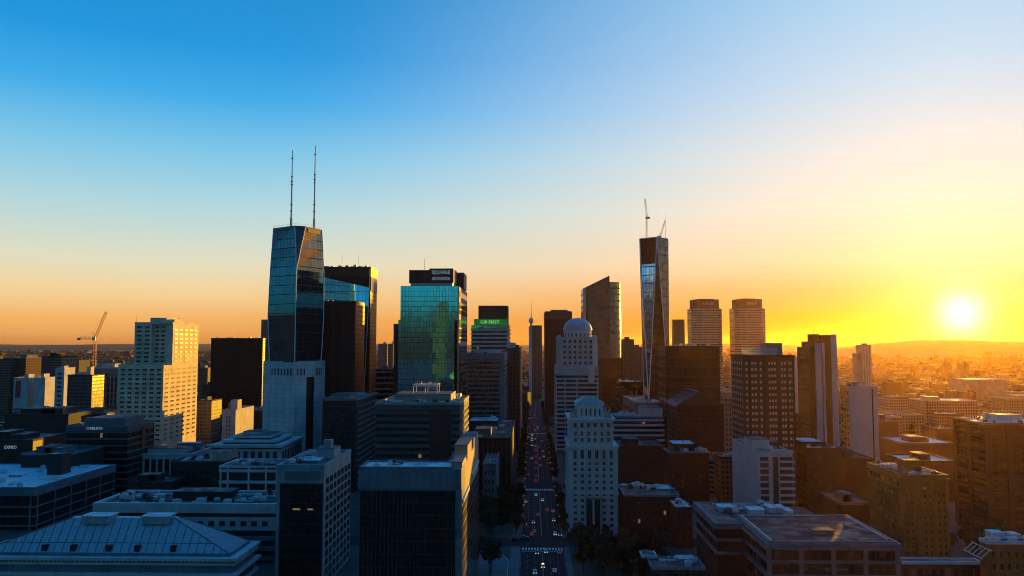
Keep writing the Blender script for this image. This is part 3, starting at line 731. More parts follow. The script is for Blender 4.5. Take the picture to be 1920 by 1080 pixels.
def mast_tower():
    Y = 600; c = at(552, 700, Y + 24); base = at(551, 678, Y); zb = base.z
    root = empty('twin_mast_tower', (c.x, Y + 24, 0), 'tall bulging dark glass tower on a pale base with two white masts on top', 'office tower')
    rz = math.atan2(c.x, Y + 24)         # turn of the corner towards the viewer
    def pt(dx, dy):                       # dx to the right, dy away, seen from the avenue's camera side
        cr, sr = math.cos(-rz), math.sin(-rz)
        return (dx * cr - dy * sr, dx * sr + dy * cr)
    px = (Y + 24) / F / math.cos(rz)
    # base
    hb = MB(); bl, br = 54 * px, 54 * px
    hb.prism([pt(-bl, 3), pt(0, -20), pt(9, -17.5), pt(9, 26), pt(-16, 26)], 0, zb)
    hb.build('base_wall', M['palej'], root)
    hb = MB().prism([pt(15, -14.5), pt(br, 2), pt(16, 26), pt(11, 26)], 0, zb - .03); hb.build('base_wall', M['palej'], root)
    MB().prism([pt(9.01, -13), pt(14.9, -10.5), pt(11, 20), pt(9.01, 20)], 0, zb - .5).build('base_recess', M['black'], root)
    MB().prism([pt(9.01, -17.2), pt(14.9, -14.6), pt(14.9, -9), pt(9.01, -12)], zb - 12, zb - .02).build('base_beam', M['palej'], root)
    me = MB().box(-.55, .55, -.12, .4, -2.6, 2.6).mesh('slot_window', M['gw'])
    def slots(a, b, n):
        a = Vector((*pt(*a), 0)); b = Vector((*pt(*b), 0)); d = b - a; r = math.atan2(d.y, d.x)
        for i in range(n):
            p = a + d * ((i + .5) / n); link('slot_window', me, root, (p.x, p.y, zb - 8), r)
    slots((-bl + 1, 2.4), (-1.5, -19.2), 9); slots((16.5, -13.4), (br - 1, 1.2), 4); slots((1, -19.7), (8.5, -17.7), 3)
    # shaft: rings of (left, frontL, frontR, right, back)
    zt = at(552, 421, Y).z; z1 = at(552, 505, Y).z; zm = at(552, 590, Y).z
    rings = []
    for z, l, fl, fr, r_, dep in ((zb - .5, -43, 0, 0, 46, 21.5), (zb + 16, -45.5, 0, 0, 48, 22), (zm, -47.5, 0, 0, 49.5, 22.5), (z1, -45, 0, 0, 48.5, 22), ((z1 + zt) / 2, -43, -1.5, 7, 46.5, 21), (zt, -41, -4, 14.5, 44, 20)):
        rings.append([Vector((*pt(l * px, 0), z)), Vector((*pt(fl * px, -dep + (abs(fl) * px) * .5), z)), Vector((*pt(fr * px, -dep + fr * px * .42), z)), Vector((*pt(r_ * px, 0), z)), Vector((*pt(1, dep), z))])
    def face(i, j, name, mat, sel=None):
        b = MB()
        for k_ in range(len(rings) - 1):
            if sel and not sel(k_): continue
            b.poly([rings[k_][i], rings[k_][j], rings[k_ + 1][j], rings[k_ + 1][i]])
        return b.build(name, M[mat], root)
    face(0, 1, 'glass_face', 'g_tower'); face(3, 4, 'glass_face', 'g_tower'); face(4, 0, 'glass_face', 'g_tower')
    face(2, 3, 'glass_face', 'g_tower', lambda k_: k_ < 3); face(2, 3, 'sunset_tinted_face', 'g_towerg', lambda k_: k_ >= 3)  # upper part takes a bronze tint in place of reflected sunset
    face(1, 2, 'glass_facet', 'g_tower', lambda k_: k_ >= 3)
    MB().poly(rings[-1]).build('roof', M['roofd'], root)
    for i in (0, 1, 2, 3):
        b = MB()
        for k_ in range(len(rings) - 1):
            if i == 2 and k_ < 3: continue
            b.tube(rings[k_][i], rings[k_ + 1][i], .45 if i != 1 else .36, n=5)
        b.build('edge_trim', M['trimw'], root)
    a, b_ = rings[-1][2].lerp(rings[-1][3], .12), rings[-1][2].lerp(rings[-1][3], .9)
    b = MB(); n_ = (b_ - a).cross(Vector((0, 0, 1))).normalized() * .25
    b.poly([a + n_ - Vector((0, 0, 4.2)), b_ + n_ - Vector((0, 0, 4.2)), b_ + n_ - Vector((0, 0, 1)), a + n_ - Vector((0, 0, 1))]); b.build('louvre_band', M['black'], root)
    rb = MB()
    for k_ in range(5):
        p, q_ = rings[-1][k_], rings[-1][(k_ + 1) % 5]
        for t in range(6):
            r0 = p.lerp(q_, t / 6); rb.tube(r0, r0 + Vector((0, 0, 1.6)), .08, n=3)
        rb.tube(p + Vector((0, 0, 1.5)), q_ + Vector((0, 0, 1.5)), .08, n=3)
    rb.build('roof_rail', M['wmetal'], root)
    for pxx, ptop, dy in ((541.5, 283, -4), (582, 272, 2)):
        dx = (pxx - 552) * px; top = at(pxx + 2.5, ptop, Y + 24 + dy).z
        x, y = pt(dx, dy)
        m = MB(); hh = top - zt
        for z0, z1_, r0, r1 in ((0, .12, 1.1, 1.0), (.12, .36, .72, .66), (.36, .66, .6, .54), (.66, 1.0, .48, .34)): m.tube((x, y, zt - .5 + hh * z0), (x, y, zt + hh * z1_), r0, r1, n=8)
        mo = m.build('mast', M['wmetal'], root)
        rg = MB()
        for t in (.05, .12, .22, .30, .56, .6, .66, .9): rg.tube((x - 1.1, y, zt + hh * t), (x + 1.1, y, zt + hh * t), .16, n=4).lathe([(.95, zt + hh * t - .3), (.95, zt + hh * t + .3)], 8, (x, y))
        rg.build('mast_ring', M['cranered'], mo)
    b = MB()
    for i in range(7):
        x, y = pt(rnd.uniform(-9, 9), rnd.uniform(-5, 8)); s_ = rnd.uniform(.8, 1.8); b = MB().box(x - s_, x + s_, y - s_, y + s_, zt - .2, zt + s_ * 1.3); b.build('air_unit', M['metal'], root)
mast_tower()

def blue_glass():
    B = Bld('blue_glass_tower', 'dark tower with a slanted bright blue glass face right of the twin mast tower', 'office tower', 590, 695, 502, 690, xb=707)
    h, w, D = B.h, B.w, B.D
    B.body('g_black', 'dark_frame'); B.box('roof_cap', 'black', -.3, w + .3, -.3, D + .3, h - 8, h + .8)
    zl = B.z(515); zr = B.z(539); xr = w - .8; xb_ = B.x(684, 735)
    zb = B.z(760)
    b = MB(); p = [(0, -6.0, zb), (xb_, -6.0, zb), (xr, -.5, zr), (0, -.5, zl)]
    b.poly(p); b.poly([(xr, -.5, zr), (xb_, -6.0, zb), (xb_, .02, zb), (xr, .02, zr)]); b.poly([(0, .02, zl), (0, -.5, zl), (xr, -.5, zr), (xr, .02, zr)])
    b.build('blue_glass_face', M['g_blue'], B.root)
    MB().tube((xr, -.55, zr), (xb_, -6.05, zb), .3, n=5).tube((xr, -.55, zr + 16), (xr, -.55, zr), .25, n=5).build('edge_trim', M['trimw'], B.root)
    B.mast(w * .45, 8, 14); B.mast(w * .75, 8, 14); B.clutter(10, seed=3, z=h + .8)
    B.box('side_panel', 'tan', w - .02, w + .4, .4, D - .4, h - 20, h - 8.02)
    B = Bld('black_glass_block', 'shorter black glass block standing before the blue glass tower', 'office tower', 598, 667, 567, 640, xb=684)
    B.body('g_black', 'glass_wall'); B.roof('roofd', 'black', ph=1.2); B.clutter(5, seed=6)
    me = MB().box(-.5, .5, -.3, .05, 0, B.h - 1).mesh('pier', M['black'])
    for u in (12, B.w - 1, 20): link('pier', me, B.root, (u, 0, 0))
blue_glass()

def dark_mid():
    B = Bld('dark_banded_block', 'black block with pale balcony lines on its right side below the black glass block', OFF, 605, 668, 750, 540, xb=706)
    B.body('dgrey'); h = B.h; B.roof('roofg', 'grey', ph=1.0, proud=.5)
    B.wins('F', 1, B.w - 1, 2, h - 4, 9, 14, .75, .55, glass='gw', frame='black', sill=False)
    me = MB().box(-.1, 1.4, 2, B.D - 1, 0, .5).mesh('balcony', M['grey'])
    for i in range(14): link('balcony', me, B.root, (B.w, 0, h - 5 - i * 4))
    B.plant(3, 16, 8, 28, 3, 'bluegrey', roofm='roofg'); B.clutter(14, seed=7)
    b = MB()
    for i in range(20): b.tube((B.w * i / 19, .3, h + .8), (B.w * i / 19, .3, h + 2.4), .06, n=3)
    b.tube((0, .3, h + 2.3), (B.w, .3, h + 2.3), .06, n=3); b.build('roof_rail', M['metal'], B.root)
dark_mid()

def teal_tower():
    B = Bld('teal_glass_tower', 'stepped teal glass tower carrying a black box with white letters on top', 'office tower', 747, 852, 600, 615, xb=870)
    h, w, D = B.h, B.w, B.D
    B.body('g_teal', 'podium_glass')
    y0 = 3.0; xa, xb_ = B.x(751, 560, y0), B.x(858, 560, y0); zu = B.z(536, y0); D2 = D - 4
    ug = B.box('tower_glass', 'g_teal', xa, xb_, y0, D2, h - .2, zu)
    B.box('ledge_roof', 'roofd', .2, w - .2, .2, y0 - .05, h - .1, h + .05)
    # right flank with pale panels and dark openings
    B.box('flank_wall', 'tan', xb_ - .2, xb_ + 1.0, y0 + 1, D2 - 1, 0, zu - .3)
    for za, zb in ((548, 558), (568, 590), (600, 640), (648, 740)):
        zt, zz = at(866, za, B.Y + 20).z, at(866, zb, B.Y + 20).z
        B.box('flank_window_band', 'g_bronze', xb_ + .9, xb_ + 1.25, y0 + 4, D2 - 3, zz, zt)
    B.box('roof', 'roofd', xa + .3, xb_ - .3, y0 + .3, D2 - .3, zu - .2, zu + .08)
    # sign boxes
    zb = B.z(530, 6); zt2 = B.z(503, 6)
    x0, x1, x2 = B.x(767, 515, 6), B.x(805, 515, 6), B.x(850, 515, 6)
    B.box('plant_screen', 'metal', x0 + 1, x2 - .6, 7.5, 36, zu, zb + .05)
    B.box('sign_box', 'black', x0, x1, 6.3, 38, zb, zt2 - 1.2); B.box('sign_box', 'black', x1 + .01, x2, 6, 38, zb, zt2)
    B.box('sign_box_cheek', 'tan', x2 - .02, x2 + .2, 7, 37, zb + .5, zt2 - .5)
    xc, xd = B.x(852, 520, 30), B.x(869, 520, 30)
    B.box('roof_box', 'black', xc, xd, 32, 60, zb - 3, zt2 - 1); B.box('roof_box_cheek', 'tan', xd - .02, xd + .2, 33, 59, zb - 2.5, zt2 - 1.5); B.box('roof_box_leg', 'dmetal', xc + 1, xd - 2, 36, 56, zu - 1, zb - 2.9)
    xm = (x1 + x2) / 2; zm = (zb + zt2) / 2
    text('SQUVALE', 3.9, B.root, (xm - .2, 5.95, zm + 2.6), M['signw'], width=14)
    text('ECOOOOR', 3.4, B.root, (xm - .2, 5.95, zm - 2.4), M['signw'], width=13.4)
    B.mast(B.x(796, 500, 12), 12, 9, z=zt2, r=.15)
    # small gold reveal at the lower step's right corner
    b = MB().box(w - 3.2, w - 2.2, -.25, .02, h - 22, h - .5); b.build('corner_panel', M['tan'], B.root)
teal_tower()

def stepped_office():
    B = Bld('ribbon_window_office', 'mid height office block with ribbon windows and a steel frame on its roof', OFF, 705, 862, 757, 440, xb=878)
    h, w, D = B.h, B.w, B.D
    B.body('g_strip', 'window_wall'); M['tealgrey'] = wall('dark_teal_spandrel', (.07, .10, .10)); B.bands('tealgrey', h - 40, h - 3.8, 10, .5, .4); B.box('attic_wall', 'tealgrey', -.42, w + .42, -.42, D + .42, h - 3.4, h - .55)
    B.roof('roofg', 'tan', ph=.8, proud=.5); B.bands('tan', h - 40, h - 3.8, 10, .5, .3, x0=w - .2, y0=.2)
    B.box('corner_shade_panel', 'black', w * .65, w * .9, -.44, .02, h - 45, h - 4)  # flat black panel, colour standing in for a recess in shade
    B.plant(B.x(742, 745, 14), B.x(846, 745, 14), 12, 40, 4.4, 'tan'); B.plant(B.x(740, 745, 12), B.x(776, 745, 12), 9, 11.9, 3.2, 'tan')
    x0, x1 = B.x(776, 740, 20), B.x(820, 740, 20); f = MB(); z0 = h + 4.5
    for x in (x0, (x0 + x1) / 2, x1):
        for y in (18, 30): f.tube((x, y, z0), (x, y, z0 + 5), .16, n=4)
    for y in (18, 24, 30): f.tube((x0 - .5, y, z0 + 5), (x1 + .5, y, z0 + 5), .2, n=4).tube((x0 - .5, y, z0 + 3.9), (x1 + .5, y, z0 + 3.9), .14, n=4)
    for i in range(9):
        x = x0 + (x1 - x0) * i / 8; f.tube((x, 18, z0 + 5), (x, 30, z0 + 5), .12, n=4).tube((x, 18, z0 + 3.9), (x + (x1 - x0) / 8 * (1 if i < 8 else -1), 18, z0 + 5), .1, n=3).tube((x, 20 + i % 3 * 3, z0 + 5), (x, 20 + i % 3 * 3, z0 + 5.8 + (i * 7 % 4) * .3), .1, n=3)
    f.build('steel_frame', M['metal'], B.root)
    B.clutter(8, y1=11, seed=21); B.clutter(7, x0=w - 10, seed=23)
    b = MB()
    for i in range(24): b.tube((w * i / 23 * .5, .2, h + .6), (w * i / 23 * .5, .2, h + 1.7), .05, n=3)
    b.build('roof_rail', M['metal'], B.root)
stepped_office()

def fg_block():
    B = Bld('finned_glass_block', 'large foreground block with dark finned glass below a pale parapet band at bottom centre', OFF, 675, 865, 878, 250, xb=897)
    h, w, DS = B.h, B.w, B.D; B.D = D = 13.0; ww = 6.2
    zb = B.z(918); xg = B.x(853, 950)
    B.body('bluegrey'); B.box('glass_front', 'g_fg', .25, xg, -.35, .04, 0, zb - .6)
    fins = MB().box(-.09, .09, -.62, -.34, 0, zb - .7).mesh('fin', M['dgrey'])
    for i in range(46): link('fin', fins, B.root, (.6 + (xg - .9) * i / 45, 0, 0))
    B.box('parapet_band', 'bluegrey', -.35, B.x(853, 900) + .4, -.7, .03, zb, h - .52)
    B.box('end_pier', 'bluegrey', xg + .3, w + .2, -.5, .03, 0, zb - .05)
    x1 = B.x(848, 875)
    B.roof('roofw', 'bluegrey', x1=x1, ph=.5, pt=.5); B.box('wing_wall', 'tan', w - ww, w, D + .01, DS, 0, h - .3); B.box('wing_roof', 'roofd', w - ww + .2, w - .3, .2, DS - .2, h - .3, h - .05)  # tan wing wall: gold of the low sun put into its colour
    B.plant(w - 3.4, w - .02, 3, 18, 1.6, 'tan', z=h - .2); B.plant(w - 4.4, w - .02, 24, 42, 4.2, 'tan', z=h - .2); B.plant(w - 5, w - .02, 52, DS - 1, 3.0, 'tan', z=h - .2)  # plant rooms tan too, to carry the gold sunlight
    B.box('side_glass', 'g_fg', w - .02, w + .25, 1.5, DS - 1, 0, h - 12); B.box('side_frame', 'pale', w - .05, w + .6, 2, 26, h - 11, h - 9.8); B.box('side_frame', 'pale', w - .05, w + .6, 40, DS - 4, h - 9, h - 8)
    B.clutter(4, x1=x1 - 4, y1=11, seed=33, big=.6)
fg_block()

def green_sign():
    B = Bld('green_sign_tower', 'pale banded tower with a lit green sign and black box on the roof', 'office tower', 884, 950, 610, 800, D=40)
    h, w, D = B.h, B.w, B.D
    pts = [(0, 0), (w, 0), (w + 2.2, 4), (w + 2.4, D), (0, D)]
    MB().prism(pts, 0, h).build('window_wall', M['g_strip'], B.root)
    me = MB().prism([(-.4, -.4), (w + .2, -.4), (w + 2.7, 3.8), (w + 2.8, D + .4), (-.4, D + .4)], 0, 2.0).mesh('spandrel', M['pale'])
    for i in range(28): link('spandrel', me, B.root, (0, 0, h - 5.5 - i * 4.0))
    B.box('glass_band', 'g_blue', -.1, w + .05, -.55, .02, h - 4.0, h + .1)
    zs = B.z(598); B.box('sign_panel', 'signg', 2.5, w + .6, 1.2, 3, h, zs)
    text('CØ ƐИ2T', 4.2, B.root, (w * .52, 1.15, (h + zs) / 2), M['signgl'], width=19)
    MB().prism(pts, h, h + .3).build('roof', M['roofd'], B.root)
    x0, x1 = B.x(897, 585, 6), B.x(952, 585, 6); zt = B.z(573, 6)
    B.box('roof_box', 'black', x0, x1, 6, 34, h + .2, zt); B.box('roof_box_cheek', 'tan', x1 - .02, x1 + .2, 6.5, 33.5, h + 1, zt - .5)
    B = Bld('grey_banded_slab', 'grey slab with close floor bands standing before the green sign tower', OFF, 877, 944, 663, 640, xb=951)
    h, w = B.h, B.w
    B.body('g_stripd', 'window_wall'); B.bands('grey', 0, h - 5, 24, .42, .35); B.box('attic_wall', 'grey', -.4, w + .4, -.4, B.D + .4, h - 4.6, h - .55); B.roof('roofg', 'grey', ph=.6, proud=.4)
    B.fins('dgrey', 12, 0, h - 5, .35, .5, u0=1, u1=w - 5); B.box('end_pier', 'grey', w - 3, w + .6, -.6, .02, 0, h - 4.65); B.clutter(12, seed=41); B.plant(4, 20, 10, 20, 2.6, 'pale')
    B = Bld('brown_side_tower', 'slim brown tower left of the avenue with a sun rimmed right edge', 'office tower', 948, 974, 654, 750, xb=978.5)
    B.body('brown'); B.roof('roofb', 'brown'); B.plant(.5, 9, 4, 30, 5.5, 'pale'); B.plant(B.w - 4, B.w - 1, 10, 30, 3.5, 'brown')
    B.fins('brown', 5, 0, B.h - 2, .8, .35); B.wins('F', .6, B.w - .6, 3, B.h - 4, 4, 24, .5, .55, frame='brown', sill=False)
    B = Bld('lower_brown_block', 'low brown roofed block left of the avenue below the grey banded slab', OFF, 880, 958, 823, 520, xb=966)
    B.body('dbrown'); B.roof('roofb', 'dbrown'); B.wins('F', 1, B.w - 1, 3, B.h - 4, 9, 8, .5, .6, frame='dbrown'); B.clutter(9, seed=51); B.plant(3, 13, 12, 30, 5, 'bluegrey', roofm='roofg')
    B.fins('brown', 10, 0, B.h - 1, .5, .4)
    B = Bld('pale_roofed_block', 'small block with pale blue roof tucked behind the sunlit ribbon window office', OFF, 878, 934, 790, 600, D=30)
    B.body('dgrey'); B.roof('roofw', 'dgrey', ph=.4); B.wins('F', 1, B.w - 1, 3, B.h - 3, 6, 8, .6, .5, frame='dgrey', sill=False); B.clutter(6, seed=52)
    B = Bld('kerbside_block', 'low dark block with pale plant room beside the avenue left pavement', OFF, 905, 930, 872, 470, xb=944)
    B.body('bluegrey'); B.roof('roofg', 'bluegrey'); B.wins('F', .8, B.w - .8, 2, B.h - 2, 3, 5, .5, .55, frame='bluegrey'); B.plant(1, 4, 6, 12, 3, 'pale')
green_sign()
# ================================================================== FAR END OF THE AVENUE, CENTRE
def far_end():
    c = at(996, 607, 3000); root = empty('television_tower', (c.x, 3000, 0), 'thin far television tower with a ball and needle at the avenue end', 'tower')
    zb = at(996, 601, 3000).z; zt = at(996, 566, 3000).z
    MB().tube((0, 0, 0), (0, 0, zb), 7, 3.5, n=10).build('shaft', M['pale'], root)
    MB().lathe([(3, zb - 12), (8, zb - 8), (9.5, zb), (8, zb + 7), (3, zb + 11)], 14).build('pod', M['pale'], root, smooth=True)
    MB().tube((0, 0, zb + 10), (0, 0, zb + 28), 2.2, 1.4).tube((0, 0, zb + 28), (0, 0, zt), 1.3, .5).build('needle', M['wmetal'], root)
    B = Bld('slender_slab', 'thin dark slab tower with a pale left edge at the avenue end', 'office tower', 994, 1016, 611, 1450, D=80)
    B.body('g_farb', 'window_wall'); B.roof('roofd', 'brown'); B.box('edge_wall', 'pale', -2.5, 3.2, -.6, B.D, 0, B.h - .6); B.clutter(4, seed=3)
    B = Bld('brown_stepped_tower', 'broad brown tower with stepped top behind the domed tower', 'office tower', 1022, 1072, 585, 1050, D=90)
    h, w = B.h, B.w
    B.body('dbrown'); B.roof('roofb', 'brown'); B.fins('brown', 15, 0, h - 9, .8, .7); B.box('attic_wall', 'brown', -.5, w + .5, -.8, B.D + .5, h - 9, h - .55)
    B.box('stepped_wing', 'brown', w, w + 8, 6, B.D - 8, 0, h - 10); B.plant(8, 30, 10, 40, 3, 'brown', roofm='roofb'); B.mast(12, 6, 6); B.mast(28, 12, 5); B.clutter(9, seed=5)
    B.wins('L', 2, B.D - 2, 20, h - 10, 9, 24, .5, .5, frame='brown', sill=False)
far_end()

def dome_tower():
    B = Bld('domed_tower', 'pale tower with a grey dome and square windows right of the avenue', 'office tower', 1045, 1121, 633, 750, D=48)
    h, w, D = B.h, B.w, B.D; zs = B.z(686); zc = B.z(712); c0 = 4.5
    pl = [(c0, 0), (w - c0, 0), (w, c0), (w, D - c0), (w - c0, D), (c0, D), (0, D - c0), (0, c0)]
    MB().prism(pl, zc, h).build('tower_wall', M['pale'], B.root)
    B.wins('F', c0 - .2, w - c0 + .2, zs + .3, h - 1.2, 6, 5, .52, .6, frame='pale')
    B.wins('L', c0, D - c0, zs + .3, h - 1.2, 6, 5, .5, .6, frame='pale')
    MB().prism([(p[0] + (.6 if p[0] > w / 2 else -.6), p[1] + (.6 if p[1] > D / 2 else -.6)) for p in pl], h - .6, h + .7).build('cornice', M['pale'], B.root)
    # lower, banded part
    xl = B.x(1042, 712)
    B.box('podium_core', 'g_strip', xl, w, -.3, D, 0, zc + 4)
    me = MB().box(xl - .4, w + .4, -.8, D + .4, 0, 1.9).mesh('spandrel', M['pale'])
    for i in range(20): link('spandrel', me, B.root, (0, 0, zc + 4.1 - i * 4.05))
    B.fins('pale', 3, 0, zc + 2, 1.0, .95, u0=xl + .6, u1=w - .6); B.fins('pale', 1, 0, zc + 2, 1.0, .95, u0=7, u1=7)
    B.box('plain_band', 'pale', xl - .2, w + .2, -.6, D + .2, zc + 6.1, zs)
    # drum and dome
    cx = B.x(1083, 620, D / 2); cy = D / 2; r = (at(1110, 618, B.Y + cy).x - at(1057, 618, B.Y + cy).x) / 2
    zd = B.z(618, cy); ztop = B.z(597, cy)
    MB().lathe([(r * .97, h + .5), (r * .97, zd)], 28, (cx, cy)).build('drum', M['pale'], B.root)
    wm = MB().box(-.75, .75, -.15, .5, -1.6, 1.6).mesh('drum_window', M['gw'])
    for i in range(20):
        t = 2 * math.pi * (i + .5) / 20; link('drum_window', wm, B.root, (cx + r * .965 * math.cos(t), cy + r * .965 * math.sin(t), h + 2.6), t + R(90))
    M['domem'] = plain('dome_metal', (.34, .35, .37), .45, .35, var=.2)
    prof = [(r * 1.03, zd - .3), (r * 1.03, zd + .3)] + [(r * math.cos(a), zd + .3 + (ztop - zd) * math.sin(a)) for a in [i * R(90) / 9 for i in range(1, 9)]] + [(.4, ztop)]
    d = MB().lathe(prof, 28, (cx, cy)).build('dome', M['domem'], B.root)
    rb = MB()
    for i in range(14):
        t = 2 * math.pi * i / 14
        for (ra, za), (rb_, zb) in zip(prof[1:-1], prof[2:]): rb.tube((cx + ra * math.cos(t), cy + ra * math.sin(t), za), (cx + rb_ * math.cos(t), cy + rb_ * math.sin(t), zb), .14, n=3)
    rb.build('dome_rib', M['domem'], d)
    B.mast(cx, cy, 2.5, z=ztop, name='finial')
    for i in range(4): B.box('corner_block', 'pale', (1.2, w - 3.6, 1.2, w - 3.6)[i], (3.6, w - 1.2, 3.6, w - 1.2)[i], (5, 5, D - 7, D - 7)[i], (7, 7, D - 5, D - 5)[i], h, h + 2.4)
    # angled bay added to stand in for a reflected sunlit patch
    u0, u1 = B.x(1102, 690), B.x(1114, 690)
    MB().prism([(u0, -3.2), (u0 + .3, -3.2), (u1, -2.0 + 3.2 * 0), (u1, -.3), (u0, -.3)], B.z(716), B.z(686)).build('added_sunlit_bay', M['cream'], B.root)
dome_tower()

def ornate():
    B = Bld('ornate_white_tower', 'ornate white stone tower with pilasters, crown pavilion and copper green roof beside the avenue', 'historic tower', 1066, 1158, 837, 430, D=38)
    h, w, D = B.h, B.w, B.D
    B.body('pale'); B.box('setback_ledge', 'pale', -.7, w + .7, -.7, D + .7, h - 1.0, h + .3)
    B.wins('F', 1.5, w - 1.5, h - 7, h - 1.4, 6, 1, .5, .85, frame='pale', sill=False)
    sk = lambda c, r: c in (2, 3) and r >= 6
    B.wins('F', 1.5, w - 1.5, h - 46, h - 7.3, 6, 12, .48, .6, frame='pale', sill=True, skip=sk)
    B.wins('L', 1.5, D - 1.5, h - 46, h - 7.3, 7, 12, .48, .6, frame='pale', sill=True)
    B.fins('pale', 7, 0, h - 1.05, 1.0, .45, u0=.6, u1=w - .6)
    zc = B.z(926); B.box('string_course', 'pale', -.5, w + .5, -.9, D + .5, zc, zc + .7)
    B.box('recess_shade_panel', 'black', w * .36, w * .66, -.3, .04, 0, B.z(936))  # no depth here: black panel paints the shade of the recess
    B.box('recess_frame', 'bluegrey', w * .36 - .6, w * .36 - .02, -.5, .04, 0, B.z(936)); B.box('recess_frame', 'bluegrey', w * .66 + .02, w * .66 + .6, -.5, .04, 0, B.z(936))
    B.box('recess_lintel', 'bluegrey', w * .36 - .6, w * .66 + .6, -.5, .04, B.z(936) + .01, B.z(936) + 1.0)
    # upper part
    i0 = 1.0; x0, x1 = B.x(1069, 810, i0), B.x(1150, 810, i0); zu = B.z(785, i0)
    B.box('tower_wall', 'pale', x0, x1, i0, D - 2, h, zu)
    B.wins('F', x0 + 1, x1 - .8, B.z(831), B.z(807), 6, 2, .5, .75, frame='pale', off=i0, sill=False); B.wins('F', x0 + 1, x1 - .8, B.z(803), B.z(792), 6, 1, .52, .85, frame='pale', off=i0, sill=False)
    for p, e in ((803.5, .5), (790, .4)): B.box('string_course', 'pale', x0 - e, x1 + e, i0 - e, D - 2 + e, B.z(p, i0), B.z(p, i0) + .6)
    B.box('cornice', 'pale', x0 - 1.1, x1 + 1.1, i0 - 1.1, D - .9, zu - .9, zu + .3)
    me = MB().box(-.35, .35, -.38, .05, h, zu - 1).mesh('pilaster', M['pale'])
    for i in range(7): link('pilaster', me, B.root, (x0 + .5 + (x1 - x0 - 1) * i / 6, i0, 0))
    # crown pavilion
    y0 = 7; c0, c1 = B.x(1082, 765, y0), B.x(1132, 765, y0); zp = B.z(758, y0); zr = B.z(744, y0 + 8)
    B.box('pavilion_wall', 'pale', c0, c1, y0, 30, zu, zp)
    B.wins('F', c0 + 1.2, c1 - 1.0, zu + .8, zu + 5.2, 5, 1, .42, .9, frame='pale', off=y0, sill=False)
    B.box('pavilion_cornice', 'pale', c0 - .7, c1 + .7, y0 - .7, 30.7, zp - .3, zp + .3)
    M['copper'] = plain('green_copper', (.12, .22, .21), .6, var=.4)
    MB().prism([(c0 - .5, y0 - .5), (c1 + .5, y0 - .5), (c1 + .5, 30.5), (c0 - .5, 30.5)], zp + .31, zr, [(c0 + 4.5, y0 + 7), (c1 - 4.5, y0 + 7), (c1 - 4.5, 23), (c0 + 4.5, 23)]).build('hip_roof', M['copper'], B.root)
    cr = MB()
    for i in range(12):
        t = i / 11; cr.tube((c0 - .4 + (c1 - c0 + .8) * t, y0 - .5, zp + .3), (c0 - .4 + (c1 - c0 + .8) * t, y0 - .5, zp + 1.2), .16, .05, n=4)
    for i in range(9): cr.tube((c0 + 4.7 + (c1 - c0 - 9.4) * i / 8, y0 + 7.2, zr), (c0 + 4.7 + (c1 - c0 - 9.4) * i / 8, y0 + 7.2, zr + .9), .16, .05, n=4)
    cr.build('cresting', M['copper'], B.root); B.mast((c0 + c1) / 2, 14, 3.2, z=zr, name='finial')
    # corner statuary: scrolled stone groups
    rr = random.Random(5)
    for cx, s in ((x0 + 2.2, 1), (x1 - 2.6, 1.15)):
        b = MB(); b.box(cx - 2, cx + 2, 3, 8, zu + .2, zu + 1.3)
        for k_ in range(5):
            ax = cx + rr.uniform(-1.6, 1.6); ay = 5.5 + rr.uniform(-1.8, 1.8); hh = rr.uniform(2.6, 4.8) * s
            b.lathe([(.7, zu + 1.2), (.5, zu + 1.2 + hh * .35), (.62, zu + 1.2 + hh * .6), (.25, zu + 1.2 + hh * .78), (.36, zu + 1.2 + hh * .9), (.1, zu + 1.3 + hh)], 7, (ax, ay))
            b.tube((ax, ay, zu + 1.2 + hh * .65), (ax + rr.uniform(-1, 1), ay - .3, zu + 1.2 + hh * .4), .2, .12, n=4)
        b.build('statue_group', M['tan'], B.root)
ornate()

def curved_tower():
    Y = 930; B = Bld('curved_bronze_tower', 'tall bronze tower with slanted peak and rounded right end catching a sun streak', 'office tower', 1093, 1143, 541, Y, D=40)
    w, D = B.w, B.D; zl = B.h; zp = B.z(517)
    MB().prism([(0, 0), (w, 0), (w, D), (0, D)], 0, [zl, zp, zp, zl]).build('glass_slab', M['g_brown'], B.root)
    MB().prism([(-.3, -.5), (3.2, -.5), (3.2, .02), (-.3, .02)], 0, [zl - .3, zl + 1, zl + 1, zl - .3]).build('edge_wall', M['pale'], B.root)
    MB().prism([(3.25, -.25), (6.2, -.25), (6.2, .02), (3.25, .02)], 0, [zl + .8, zl + 2, zl + 2, zl + .8]).build('dark_glass_strip', M['g_bronze'], B.root)  # darker bronze glass strip beside the pale edge
    x1 = B.x(1163, 600, 12); a = x1 - w + 1.0; zc = B.z(529)
    n = 18; pl = [(w + .02, .8)] + [(w - .6 + a * math.sin(t) * 1.0, 13 - 12.2 * math.cos(t)) for t in [i * R(180) / n for i in range(1, n)]] + [(w + .02, 26)]
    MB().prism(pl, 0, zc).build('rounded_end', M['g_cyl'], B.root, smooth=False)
    B.box('lower_wing', 'g_bronze', 1, w + a, -2.5, -.02, 0, B.z(672, -2)); B.box('wing_roof', 'roofb', .6, w + a + .4, -2.9, -.01, B.z(672, -2), B.z(672, -2) + .5)
curved_tower()

